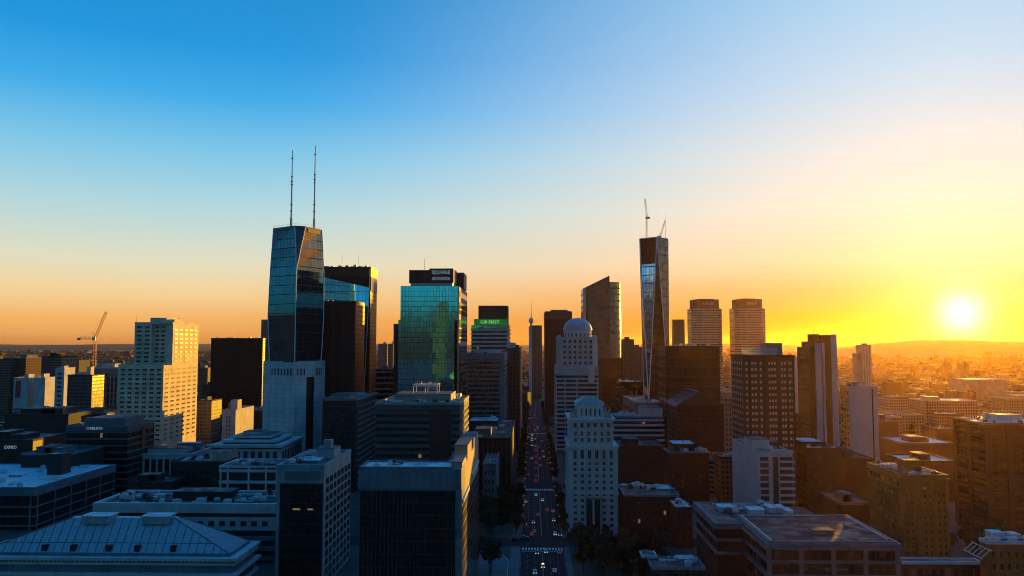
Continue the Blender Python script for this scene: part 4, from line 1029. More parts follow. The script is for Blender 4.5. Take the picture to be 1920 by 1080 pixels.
def twist_tower():
    Y = 700; c = at(1230, 700, Y + 18); s = Y / F * 1.01
    root = empty('twisted_glass_tower', (c.x, Y + 18, 0), 'tall tapering glass tower with white crossing edges and cranes on its roof', 'office tower')
    zt = at(1230, 448, Y + 18).z; zb = 0.0; vz = at(1230, 757, Y).z
    bear = math.atan2(c.x, Y)
    def ring(hd, rot, z, cxp=0.0):
        return [Vector((cxp * s + hd * math.sin(rot + i * math.pi / 2 - bear * 0), -hd * math.cos(rot + i * math.pi / 2), z)) for i in range(4)]
    T = ring(27.2 * s, R(4) + bear * 0 - R(0), zt, -1)
    Bt = ring(28.0 * s, R(4) + R(45) - bear * 0, vz, 1)     # base square's corners sit between the top ones
    # top i : 0 front, 1 right, 2 back, 3 left ; base i : 0 front-right, 1 back-right, 2 back-left, 3 front-left
    def f(name, mat, *p): return MB().poly(p).build(name, M[mat], root)
    f('glass_facet', 'g_bronze', Bt[3], Bt[0], T[0]); f('glass_facet', 'g_bronze', Bt[0], T[1], T[0]); f('glass_facet', 'g_towerg', Bt[0], Bt[1], T[1])
    f('glass_facet', 'g_bronze', Bt[1], T[2], T[1]); f('glass_facet', 'g_bronze', Bt[1], Bt[2], T[2]); f('glass_facet', 'g_bronze', Bt[2], T[3], T[2]); f('glass_facet', 'g_bronze', Bt[2], Bt[3], T[3])  # facet tints differ to stand in for what each one reflects
    M['g_sky'] = facade('sky_tinted_glass', (.4, .74, .95), (.10, .16, .2), 3.0, 7.6, .06, .12, metal=.95, rough=.06, wob=.006, var=.2)  # blue of the reflected sky put into this facet's tint
    k1 = .16; L0 = T[3].lerp(Bt[3], k1); L1 = T[0].lerp(Bt[3], k1)
    f('sky_tinted_facet', 'g_sky', Bt[3], L1, L0); f('dark_crown_facet', 'g_black', L0, L1, T[0], T[3])
    f('roof', 'roofd', *T)
    MB().prism([(p.x, p.y) for p in Bt], -1, vz).build('base', M['dbrown'], root)
    for a, b in [(T[i], Bt[i]) for i in range(4)] + [(T[i], Bt[(i + 3) % 4]) for i in range(4)] + [(T[i], T[(i + 1) % 4]) for i in range(4)]:
        MB().tube(a, b, .45, n=5).build('edge_trim', M['trimw'], root)
    g0, g1 = T[0].lerp(Bt[0], .085), T[1].lerp(Bt[0], .085)
    MB().tube(g0, g1, .3, n=5).build('edge_trim', M['trimw'], root)
    B = Bld('low_podium', 'low banded podium with paved roof at the foot of the twisted tower', OFF, 1192, 1244, 757, 660, D=90)
    B.body('g_stripd', 'window_wall', z1=B.h - 4); B.bands('grey', 0, B.h - 4, 8, .4); B.box('attic_wall', 'grey', 0, B.w, 0, B.D, B.h - 4, B.h); B.roof('roofg', 'grey'); B.clutter(9, seed=61, y1=30)
    return root, zt, c.x, s
tw = twist_tower()

def luffing_crane(name_loc, zbase, mast_h, jib_vec, label, cat='crane', group=None, mat='cranered', wid=1.6, cj=6.0, r=.13):
    root = empty('tower_crane', name_loc, label, cat, group)
    MB().lattice((0, 0, 0), (0, 0, mast_h), wid, wid * 1.5, r).build('mast', M[mat], root)
    j = Vector(jib_vec); flat_ = Vector((j.x, j.y, 0)); flat_ = flat_.normalized() if flat_.length > .01 else Vector((1, 0, 0))
    MB().lattice((0, 0, mast_h), Vector((0, 0, mast_h)) + j, wid * .8, wid * 1.5, r * .8).build('jib', M[mat], root)
    c = MB().lattice((0, 0, mast_h), Vector((0, 0, mast_h)) - flat_ * cj, wid * .8, wid * 1.5, r * .8); e = Vector((0, 0, mast_h)) - flat_ * cj
    c.build('counter_jib', M[mat], root)
    MB().box(e.x - wid * .6, e.x + wid * .6, e.y - wid * .5, e.y + wid * .5, e.z - wid * .9, e.z + wid * .2).build('counterweight', M['grey'], root)
    MB().box(-wid * .7 - .3, wid * .7, -wid * 1.1, -wid * .55, mast_h - wid, mast_h + wid * .5).build('cab', M['wmetal'], root)
    ap = Vector((0, 0, mast_h + wid * 2.6)) - flat_ * wid
    cb = MB().tube((0, 0, mast_h), ap, r * 1.4, n=4).tube(ap, Vector((0, 0, mast_h)) + j, r * .5, n=3).tube(ap, e, r * .5, n=3).tube(Vector((0, 0, mast_h)) + j * .98, Vector((0, 0, mast_h)) + j * .98 - Vector((0, 0, j.z * .35)), r * .4, n=3)
    cb.build('tie_cables', M['dmetal'], root)
    return root
tx = tw[2]; zt = tw[1]; s7 = 700 / F
def pz(py, Y=718): return at(1230, py, Y).z
luffing_crane((at(1213, 445, 718).x, 718, zt), zt, pz(408) - zt, (-1.2, 1, pz(372) - pz(408)), 'red lattice crane with raised jib on the twisted tower roof left side', wid=1.3, cj=2.4, group='cranes on the twisted tower', r=.11)
luffing_crane((at(1238, 445, 716).x, 716, zt), zt, 2.0, (4.6, 0, pz(414) - zt - 2), 'short leaning crane with thin mast on the twisted tower roof right side', wid=1.1, cj=2.0, group='cranes on the twisted tower', r=.1)
rt = empty('lightning_rod', (at(1248, 445, 716).x, 716, zt), 'thin rod standing at the twisted tower roof right corner', 'antenna')
MB().tube((0, 0, -.3), (0, 0, pz(400) - zt), .16, .05, n=5).build('rod', M['wmetal'], rt); MB().box(-.4, .4, -.4, .4, -.3, .5).build('foot', M['dmetal'], rt)
# far red crane on the left
lc = at(176, 700, 1500)
luffing_crane((lc.x, 1500, 0), 0, at(176, 634, 1500).z, (at(196, 584, 1500).x - at(178, 634, 1500).x, 6, at(196, 584, 1500).z - at(178, 634, 1500).z), 'red lattice tower crane on the far left skyline', wid=4.2, cj=27, r=.3)

# ================================================================== RIGHT HAND BUILDINGS
def twins():
    Y = 1700
    a, b = at(1298, 575, Y), at(1355, 575, Y); w = b.x - a.x; D = w
    root = empty('round_shouldered_tower', ((a.x + b.x) / 2, Y + D / 2, 0), 'left of two matching banded brown towers, the one with lettering at its dark crown', 'apartment tower', 'matching banded towers')
    zt = a.z - 4; k_ = w * .17; h = w / 2
    pl = [(-h + k_, -h), (h - k_, -h), (h, -h + k_), (h, h - k_), (h - k_, h), (-h + k_, h), (-h, h - k_), (-h, -h + k_)]
    MB().prism(pl, 0, zt).build('window_wall', M['g_bronze'], root)
    me = MB().prism([(p[0] * 1.025, p[1] * 1.025) for p in pl], 0, 3.0).mesh('spandrel', M['rose'])
    for i in range(36): link('spandrel', me, root, (0, 0, zt - 3.2 - i * 5.1))
    pm = MB().box(-.8, .8, -.9, 0, 0, zt - 1).mesh('pier', M['tan'])
    for x in (-h + k_, -h * .3): link('pier', pm, root, (x, -h, 0))
    zc = at(1326, 561, Y).z
    MB().prism([(p[0] * .86, p[1] * .86) for p in pl], zt, zc).build('crown', M['brown'], root)
    MB().prism([(p[0] * .55, p[1] * .55) for p in pl], zc, zc + 1.6).build('crown_roof', M['dbrown'], root)
    for x in (-4, 2): MB().tube((x, 0, zc), (x, 0, zc + 12), .14, .05, n=4).build('antenna', M['dmetal'], root)
    index_kids(root)
    c = copy_tree(root); p = at(1408, 575, Y - 10); c.location = (p.x, Y + D / 2 - 10, 0)
    c['label'] = 'right of two matching banded brown towers, rising behind the maroon hotel block'
    text('PARUSE', 7.4, root, (3, -h * .86 - .1, (zt + zc) / 2 + .4), M['wmetal'], width=24)
    text('SOLIT', 7.4, c, (4, -h * .86 - .1, (zt + zc) / 2 + .4), M['wmetal'], width=20.5)
twins()

def right_mid():
    B = Bld('slim_gold_tower', 'small slim brown tower glimpsed right of the twisted tower', 'office tower', 1263, 1283, 600, 1300, D=18)
    B.body('g_farb', 'window_wall'); B.roof('roofb', 'brown'); B.fins('brown', 5, 0, B.h - 1, .8, .5)
    Y = 620; B = Bld('dark_brown_cube', 'plain dark brown glass block with cut left corner before the left banded tower', 'office tower', 1251, 1349, 649, Y, D=44)
    w, D, h = B.w, B.D, B.h; k_ = 9
    MB().prism([(k_, 0), (w, 0), (w, D), (0, D), (0, k_)], 0, h).build('glass_wall', M['g_bronze'], B.root)
    me = MB().prism([(k_ - .1, -.3), (w + .3, -.3), (w + .3, D), (-.3, D), (-.3, k_ - .1)], 0, 1.2).mesh('spandrel', M['dbrown'])
    for i in range(24): link('spandrel', me, B.root, (0, 0, h - 1.5 - i * 3.9))
    MB().prism([(k_ + .6, .6), (w - .6, .6), (w - .6, D - .6), (.6, D - .6), (.6, k_ + .6)], h, h + .2).build('roof', M['roofb'], B.root); B.clutter(7, x0=12, y0=8, seed=3)
    # wedge roofed dark building
    B = Bld('gabled_dark_block', 'dark brown block with a wide gabled glass roof before the brown glass cube', 'office building', 1270, 1357, 760, 560, D=44)
    w, D, h = B.w, B.D, B.h; zr = B.z(734); xr = w * .48
    B.body('g_black')
    MB().poly([(0, 0, h), (w, 0, h), (xr, 0, zr)]).poly([(w, D, h), (0, D, h), (xr, D, zr)]).build('gable', M['black'], B.root)
    M['roofglass'] = facade('roof_glazing', (.14, .17, .22), (.06, .06, .065), 2.0, 2.2, .06, .06, metal=.7, rough=.2)
    MB().poly([(-.5, -.5, h - .2), (xr, -.5, zr + .1), (xr, D + .5, zr + .1), (-.5, D + .5, h - .2)]).build('roof_slope', M['roofglass'], B.root)
    MB().poly([(xr, -.5, zr + .1), (w + .5, -.5, h - .2), (w + .5, D + .5, h - .2), (xr, D + .5, zr + .1)]).build('roof_slope', M['roofb'], B.root)
    MB().tube((xr, -.6, zr + .15), (xr, D + .6, zr + .15), .35, n=5).tube((-.5, -.55, h - .1), (xr, -.55, zr + .15), .3, n=4).tube((xr, -.55, zr + .15), (w + .5, -.55, h - .1), .3, n=4).build('roof_edge', M['dmetal'], B.root)
    B.box('eaves_ledge', 'grey', -1.2, -.02, 0, D, h - 1.2, h - .6)
    # maroon block with pale window panels
    B = Bld('maroon_hotel', 'tall maroon block with a regular grid of pale curtained windows and rooftop scaffold', 'hotel', 1393, 1489, 669, 480, xb=1371)
    w, D, h = B.w, B.D, B.h
    B.body('maroon'); B.roof('roofb', 'dbrown', ph=1.0, proud=.4)
    for k_, (u0, u1, n) in enumerate(((1.2, 3.4, 1), (5.2, 9.8, 2), (11.2, 15.6, 2), (17.4, 23.4, 3), (26.3, 30.2, 2), (31.6, 35.2, 2))): B.wins('F', u0 * w / 36, u1 * w / 36, h - 72, h - 2, n, 19, .78, .5, glass='gwl', frame='maroon', sill=False)
    B.wins('L', 1, D - 1, h - 72, h - 2, 6, 19, .6, .5, glass='gwl', frame='maroon', sill=False)
    B.fins('dbrown', 4, 0, h - 1, 1.2, .6, u0=4.2 * w / 36, u1=w * .97)
    f = MB(); x0, x1 = 3, w - 9
    rr = random.Random(3)
    for i in range(17):
        x = x0 + (x1 - x0) * i / 16
        for y in (4, 12):
            f.tube((x, y, h), (x, y, h + 5.2), .12, n=3)
            if i < 16:
                xn = x0 + (x1 - x0) * (i + 1) / 16; f.tube((x, y, h + .5), (xn, y, h + 5), .09, n=3).tube((xn, y, h + .5), (x, y, h + 5), .09, n=3)
        f.tube((x, 4, h + 5), (x, 12, h + 5), .1, n=3)
    for z in (1.8, 3.5, 5.1):
        for y in (4, 12): f.tube((x0, y, h + z), (x1, y, h + z), .12, n=3)
    f.build('roof_scaffold', M['wmetal'], B.root)
    B.plant(x1 - 6, w - 5, 6, 18, 8, 'tan'); pass
    # white slabs and striped tower
    B = Bld('white_slab_tower', 'plain white slab squeezed between the maroon hotel and the striped tower', 'apartment tower', 1491, 1513, 674, 640, D=24)
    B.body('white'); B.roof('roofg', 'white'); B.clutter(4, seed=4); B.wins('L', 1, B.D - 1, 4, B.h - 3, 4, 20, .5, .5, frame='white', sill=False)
    B = Bld('ochre_low_block', 'low ochre brick block at the foot of the white slab tower', OFF, 1489, 1518, 782, 590, D=26)
    B.body('ochre'); B.roof('roofb', 'ochre'); B.wins('F', .5, B.w - .5, 3, B.h - 2, 4, 9, .55, .55, frame='ochre'); B.clutter(4, seed=4)
    B = Bld('striped_tower', 'tall dark brown tower with broad white vertical stripes and stepped top', 'apartment tower', 1517, 1568, 628, 560, D=26)
    w, D, h = B.w, B.D, B.h; xa, xb_ = B.x(1526, 640), B.x(1541, 640); z1, z2 = B.z(651), B.z(640)
    B.box('tower_wall', 'dbrown', 0, xa, 0, D, 0, z1); B.box('tower_wall', 'dbrown', xa + .01, xb_, 1, D, 0, z2); B.box('tower_wall', 'dbrown', xb_ + .01, w, 0, D, 0, h)
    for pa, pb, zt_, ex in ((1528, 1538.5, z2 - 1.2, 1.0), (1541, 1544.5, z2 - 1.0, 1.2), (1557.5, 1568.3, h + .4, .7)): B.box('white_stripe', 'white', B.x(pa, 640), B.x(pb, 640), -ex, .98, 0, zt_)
    B.box('roof', 'roofb', xb_ + .2, w - .2, .2, D - .2, h - .1, h + .1); B.box('plant_room', 'dbrown', xa + .4, xb_ - .4, 4, 14, z2 - .1, z2 + 5)
    B.mast(xb_ + 3, 4, 4); B.mast(w - 4, 6, 4); B.mast(xa + 2, 6, 4, z=z2 + 5)
    B.wins('L', 1.5, D - 1.5, 6, z1 - 2, 5, 24, .5, .5, frame='dbrown', sill=False)
    B = Bld('white_flank_block', 'block with a blank white end wall right of the striped tower', 'apartment block', 1592, 1645, 726, 560, xb=1575)
    w, D, h = B.w, B.D, B.h
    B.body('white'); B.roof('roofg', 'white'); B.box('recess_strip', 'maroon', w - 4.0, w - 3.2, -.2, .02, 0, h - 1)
    B.wins('L', 1, D - .5, 4, h - 2, 3, 16, .62, .6, frame='tan', glass='gw', sill=False); B.plant(4, 14, 6, 16, 3, 'tan'); B.clutter(5, seed=8)
    B = Bld('slender_pair_tower', 'slim twin ribbed tower alone on the orange haze by the hill', 'apartment tower', 1609, 1633, 647, 1150, D=22)
    w, h = B.w, B.h
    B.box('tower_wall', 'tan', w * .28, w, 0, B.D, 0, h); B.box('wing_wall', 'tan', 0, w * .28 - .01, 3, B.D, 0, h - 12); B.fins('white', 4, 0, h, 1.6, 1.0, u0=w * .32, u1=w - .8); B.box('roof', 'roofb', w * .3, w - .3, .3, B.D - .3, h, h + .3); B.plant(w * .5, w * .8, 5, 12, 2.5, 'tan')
    # brick block
    B = Bld('ochre_brick_block', 'square ochre brick block with a rooftop tower and arcaded attic storey', 'office building', 1691, 1776, 893, 375, xb=1628)
    w, D, h = B.w, B.D, B.h
    B.body('ochre'); B.roof('roofd', 'ochre', ph=.8, proud=.5)
    B.box('cornice', 'ochre', -.8, w + .8, -.8, D + .8, h - 1.8, h - .9); B.box('string_course', 'ochre', -.4, w + .4, -.4, D + .4, h - 6.4, h - 5.7)
    B.wins('L', 1, D - 1, h - 5.3, h - 2.4, 8, 1, .7, .9, frame='ochre', sill=False); B.wins('L', 1, D - 1, 3, h - 7, 9, 9, .36, .5, frame='ochre'); 
    B.wins('F', w * .30, w * .68, 3, h - 4, 3, 10, .5, .55, frame='ochre', lit=.03); B.wins('F', w * .74, w * .97, 3, h - 7, 2, 9, .4, .5, frame='ochre'); B.wins('F', w * .03, w * .26, 3, h - 7, 2, 9, .4, .5, frame='ochre')
    B.fins('ochre', 4, 0, h - 1.85, 1.4, .5, u0=w * .02, u1=w * .98)
    u0, u1 = B.x(1693, 875, 12), B.x(1724, 875, 12); B.plant(u0, u1, 10, 18, 5.6, 'ochre', roofm='roofd'); B.mast(u0 + 2, 12, 4, z=h + 5.8); B.mast(u0 + 5, 13, 5, z=h + 5.8)
    B.plant(u1 + 1, w - 4, 20, 30, 2.0, 'grey', roofm='roofw'); B.clutter(16, seed=71)
    # right edge tower
    B = Bld('ribbed_brown_tower', 'broad brown tower with close floor bands and vertical grooves at the right edge', 'office tower', 1847, 2010, 795, 425, xb=1788)
    w, D, h = B.w, B.D, B.h
    B.body('g_bronze', 'window_wall'); B.bands('dbrown', 1, h - 2, 16, .5, .3); B.roof('roofw', 'brown', ph=.5)
    me = MB().box(-1.6, 1.6, -.75, .05, 0, h - .4).mesh('pier', M['dbrown'])
    for u in (1.0, 12, 24, 38): link('pier', me, B.root, (u, 0, 0))
    for v in (D * .5, D - 1.5): link('pier', me, B.root, (0, v, 0), R(-90))
    B.plant(B.x(1868, 785, 12), B.x(1912, 785, 12), 10, 20, 3.6, 'pale'); B.box('roof_post', 'pale', B.x(1846, 785, 10), B.x(1853, 785, 10), 9, 11, h, h + 5); B.clutter(10, x1=26, seed=77)
    f = MB()
    for x in (B.x(1862, 785, 9), B.x(1918, 785, 9)): f.tube((x, 9, h), (x, 9, h + 6), .15, n=4)
    f.tube((B.x(1862, 785, 9), 9, h + 6), (B.x(1918, 785, 9), 9, h + 6), .15, n=4); f.build('roof_frame', M['metal'], B.root)
    # white balcony block
    B = Bld('balcony_block', 'white apartment block with a blank side wall and banded balconies before the maroon hotel', 'apartment block', 1421, 1486, 848, 415, xb=1372)
    w, D, h = B.w, B.D, B.h
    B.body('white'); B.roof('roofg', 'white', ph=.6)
    B.box('balcony_recess', 'black', 1.0, w * .30, -.05, .3, 2, h - 2.4); B.box('balcony_recess', 'black', w * .42, w * .58, -.05, .3, 2, h - 2.4); B.box('balcony_recess', 'black', w * .62, w - .2, -.05, .3, 2, h - 2.4)
    for i in range(9):
        z = h - 5.2 - i * 3.35
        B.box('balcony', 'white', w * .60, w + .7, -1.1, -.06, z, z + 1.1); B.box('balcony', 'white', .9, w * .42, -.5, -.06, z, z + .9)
        B.box('window', 'gwl', w * .32, w * .40, -.2, .02, z + 1.2, z + 2.9)
    B.plant(-.0 + 1, 10, 14, 30, 4.6, 'white'); B.plant(10.1, 15, 14, 26, 3.4, 'maroon'); B.clutter(9, seed=81)
    # brown block with pale plant room left of it
    B = Bld('maroon_low_block', 'dark maroon block with a pale topped plant room beneath the gabled block', OFF, 1254, 1329, 848, 505, xb=1245)
    w, D, h = B.w, B.D, B.h
    B.body('dbrown'); B.roof('roofb', 'grey', ph=.4, proud=.7); B.plant(4, 17, 6, 22, 4.4, 'dbrown', roofm='roofw'); B.mast(11, 10, 4, z=h + 4.6)
    B.wins('F', 1, w - 1, 3, h - 3, 8, 8, .55, .5, frame='dbrown'); B.clutter(6, seed=82)
    B = Bld('rounded_balcony_block', 'small grey block with rounded balcony bands between the maroon low block and the balcony block', 'apartment block', 1330, 1386, 862, 540, D=30)
    w, D, h = B.w, B.D, B.h
    def rr_(o): return [(-o + 3, -o), (w * .72, -o), (w * .86, 1.2 - o), (w + o, 6), (w + o, D + o), (-o, D + o), (-o, 3)]
    MB().prism(rr_(0), 0, h).build('window_wall', M['g_stripd'], B.root)
    me = MB().prism(rr_(.6), 0, 1.3).mesh('balcony', M['grey'])
    for i in range(8): link('balcony', me, B.root, (0, 0, h - 1.2 - i * 3.2))
    MB().prism(rr_(-.4), h, h + .3).build('roof', M['roofg'], B.root); B.plant(4, 12, 8, 18, 2.6, 'grey')
    B = Bld('reddish_block', 'dark reddish block with white rooftop tanks right of the balcony block', OFF, 1512, 1579, 843, 480, xb=1483)
    w, D, h = B.w, B.D, B.h
    B.body('dbrown'); B.roof('roofb', 'dbrown'); B.plant(0, 12, 8, 26, 3.6, 'dbrown', roofm='roofw'); B.wins('F', 1, w - 1, 3, h - 3, 7, 9, .5, .55, frame='dbrown'); B.wins('L', 1, D - 1, 3, h - 3, 7, 9, .5, .55, frame='dbrown'); B.clutter(8, seed=83)
    B = Bld('low_flat_block', 'low dark block with a flat pale edged roof right of the ornate tower', OFF, 1170, 1274, 929, 420, xb=1158)
    w, D, h = B.w, B.D, B.h; 
    B.body('dbrown'); B.roof('roofd', 'grey', ph=.4, pt=.4); B.clutter(10, seed=84, y0=D * .5); B.wins('F', 1, w - 1, 2, h - 2, 10, 4, .55, .5, frame='dbrown', sill=False, lit=.03)
    B.plant(w - 9, w - 2, 14, 24, .8, 'grey', roofm='roofw')
    B = Bld('annex_block', 'little lower block with bright roof patch beside the pale edged low block', OFF, 1266, 1298, 952, 400, D=18)
    B.body('dbrown'); B.roof('roofw', 'dgrey', ph=.3); B.wins('F', .6, B.w - .6, 2, B.h - 1.5, 3, 3, .55, .5, frame='dbrown', sill=False); B.clutter(3, seed=8)
    # long banded building behind ornate tower
    B = Bld('long_banded_block', 'long mauve grey block with pale floor bands behind the ornate tower', OFF, 1147, 1244, 783, 620, D=40)
    w, D, h = B.w, B.D, B.h
    B.body('g_strip', 'window_wall'); B.bands('pale', 0, h - 1, 11, .45, .5); B.roof('roofg', 'grey'); B.plant(w - 16, w, 4, 26, 7, 'pale'); B.clutter(14, x1=w - 18, seed=85)
    B = Bld('dark_backstreet_block', 'dark block in shade between the bronze curved tower and the twisted tower', OFF, 1163, 1205, 718, 840, D=40)
    B.body('g_stripd', 'window_wall'); B.bands('dbrown', 0, B.h, 10, .4); B.roof('roofg', 'dbrown'); B.clutter(9, seed=86)
    B = Bld('pale_narrow_block', 'narrow pale block seen in the gap left of the maroon hotel', OFF, 1349, 1374, 738, 640, D=40)
    B.body('tan'); B.roof('roofb', 'tan'); B.wins('F', .8, B.w - .8, 3, B.h - 3, 3, 14, .5, .55, frame='tan', sill=False)
right_mid()

def mansion():
    Y = 300; B = Bld('corniced_block', 'broad dark stone block with layered cornices in the bottom right foreground', 'civic building', 1441, 1682, 1022, Y, D=46)
    w, D, h = B.w, B.D, B.h
    xl = at(1345, 986, 332).x - B.X; yl = 32.0
    M['greys'] = wall('dark_grey_stone', (.17, .15, .15))  # even dark grey stone
    B.body('dbrown'); B.box('wing_wall', 'dbrown', xl, -.02, yl, yl + 42, 0, h); B.box('wing_wall', 'dbrown', 0, w * .8, D + .01, yl + 42, 0, h - 1)
    def courses(x0, x1, y0, y1, nm):
        for a, b, p in ((-.5, .9, 1.3), (-1.3, -.52, 1.8), (-6.3, -5.3, 1.0), (-11.5, -10.4, 1.1)): B.box(nm, 'greys', x0 - p, x1 + p, y0 - p, y1 + p, h + a, h + b)
    courses(0, w, 0, D, 'cornice')
    for a, b, p in ((-.5, .88, 1.3), (-1.3, -.52, 1.8), (-6.3, -5.32, 1.0), (-11.5, -10.42, 1.1)): B.box('cornice', 'greys', xl - p, -p - .52, yl - p, yl + 42 + p, h + a, h + b)
    B.box('roof', 'roofb', 1.2, w - 1.2, 1.2, D - 1.2, h + .6, h + .98)
    b = MB().box(-.3, w + .3, -.3, 1.2, h + .6, h + 1.5).box(-.3, 1.2, 1.2, D, h + .6, h + 1.5).box(w - 1.2, w + .3, 1.2, D, h + .6, h + 1.5).box(1.2, w - 1.2, D - 1.2, D, h + .6, h + 1.5); b.build('parapet', M['greys'], B.root)
    MB().tube((1.6, 1.6, h + 1.35), (1.6, D - 2, h + 1.35), .28, n=4).tube((w - 1.6, 4, h + 1.35), (w - 1.6, D - 4, h + 1.35), .2, n=4).tube((2, D - 1.5, h + 1.4), (w - 10, D - 1.5, h + 1.4), .14, n=4).build('roof_pipe', M['wmetal'], B.root)
    B.box('wing_roof', 'roofd', xl + 1, -1.9, yl + 1, yl + 41, h + .6, h + .95)
    B.plant(w * .43, w * .61, 12, 17, 1.5, 'greys', z=h + .9, name='roof_hatch', roofm='roofd')
    B.wins('F', 1.5, w - 1.5, h - 5.2, h - 1.6, 13, 1, .62, .8, frame='dbrown', sill=False); B.wins('F', 1.5, w - 1.5, h - 10.2, h - 6.6, 13, 1, .62, .8, frame='dbrown', sill=False); B.wins('F', 1.5, w - 1.5, h - 17, h - 12, 13, 1, .62, .8, frame='dbrown', sill=False)
    B.wins('L', 1.5, yl - 1.5, h - 5.2, h - 1.6, 6, 1, .6, .8, frame='dbrown', sill=False); B.wins('L', 1.5, yl - 1.5, h - 10.2, h - 6.6, 6, 1, .6, .8, frame='dbrown', sill=False); B.wins('L', 1.5, yl - 1.5, h - 17, h - 12, 6, 1, .6, .8, frame='dbrown', sill=False)
    me = window_mesh(1.8, 3.0, 'gw', 'dbrown', False)
    for r in range(3):
        for c in range(6): link('window', me.me, B.root, (xl, yl + 4 + c * 6.4, h - 3.5 - r * 5), R(-90))
    B.fins('greys', 5, 0, h - 1.4, 1.6, .7)
    text('MAYALISH', 1.6, B.root, (w * .51, -.75, h - 8.4), M['grey'], width=8.5); B.box('sign_board', 'dgrey', w * .42, w * .60, -.62, -.02, h - 9.6, h - 7.2)
    # rooftop machines on the far wing
    rr = random.Random(9); z = h + .95
    for k_, (pa, pb, py) in enumerate(((1346, 1362, 957), (1364, 1374, 957), (1402, 1430, 962), (1438, 1452, 958), (1456, 1470, 958), (1470, 1484, 964))):
        p = ground(pa, py, z); q_ = ground(pb, py, z)
        x0, y0 = p.x - B.X, p.y - Y
        B.box('cooling_unit', 'metal', x0, q_.x - B.X, y0 - 3, y0 + 5, z - .3, z + 1.8); B.box('unit_lid', 'roofw', x0 - .15, q_.x - B.X + .15, y0 - 3.15, y0 + 5.15, z + 1.8, z + 2.0)
    B.box('walkway', 'wmetal', w * .5, w * .5 + 2, D + 3, D + 18, h, h + .3); B.clutter(14, x0=xl + 2, x1=w * .5, y0=D + 1, y1=D + 24, z=h + .8, seed=91)
mansion()

def bottom_bits():
    B = Bld('low_shed', 'low shed with a wide blue grey roof by the dark trees at bottom centre right', 'shed', 1222, 1322, 1066, 330, D=16)
    B.body('dgrey'); B.roof('roofg', 'bluegrey', ph=.7, proud=.3); B.plant(12, 19, 8, 14, 1.6, 'grey', roofm='roofw'); B.clutter(5, seed=92); B.wins('F', 1, B.w - 1, 1, B.h - 1, 8, 2, .6, .55, frame='dgrey', sill=False)
    B = Bld('gatehouse', 'small pale topped hut left of the wide shed among dark trees', 'shed', 1204, 1232, 1044, 345, D=8)
    B.body('dgrey'); B.roof('roofg', 'pale', ph=.5); B.plant(1, 3, 2, 6, 1.2, 'pale'); B.wins('F', .5, B.w - .5, 3, B.h - 1, 2, 2, .6, .6, frame='dgrey', sill=False)
    B = Bld('rooftop_tank_block', 'low block with white rooftop tanks at the bottom right corner', OFF, 1850, 1990, 1018, 320, xb=1836)
    w, D, h = B.w, B.D, B.h
    B.body('ochre'); B.roof('roofb', 'pale', ph=.8, pt=.5); B.plant(5, 10, 5, 10, 2.6, 'pale', roofm='roofw'); B.plant(12.5, 16, 5, 10, 2.0, 'pale', roofm='roofw'); B.clutter(12, seed=93); B.wins('F', 1, w - 1, 2, h - 2, 9, 4, .5, .55, frame='ochre'); B.wins('L', 1, D - 1, 2, h - 2, 4, 4, .5, .55, frame='ochre')
    f = MB()
    for i in range(5): f.tube((-4, -3 + i * 3, h - 5), (-.5, -3 + i * 3, h - 2), .18, n=4)
    f.tube((-.4, -4, h - 2), (-.4, 10, h - 2), .2, n=4).tube((-4, -4, h - 5), (-4, 10, h - 5), .2, n=4); f.build('stair_frame', M['pale'], B.root)
    B = Bld('covered_walk', 'long low roofed strip across the street right of the corniced block', 'canopy', 1674, 1842, 1055, 335, D=6)
    B.body('dgrey'); B.roof('roofg', 'pale', ph=.5, proud=.4); B.wins('F', 1, B.w - 1, .6, B.h - .6, 12, 1, .7, .7, frame='dgrey', sill=False)
bottom_bits()
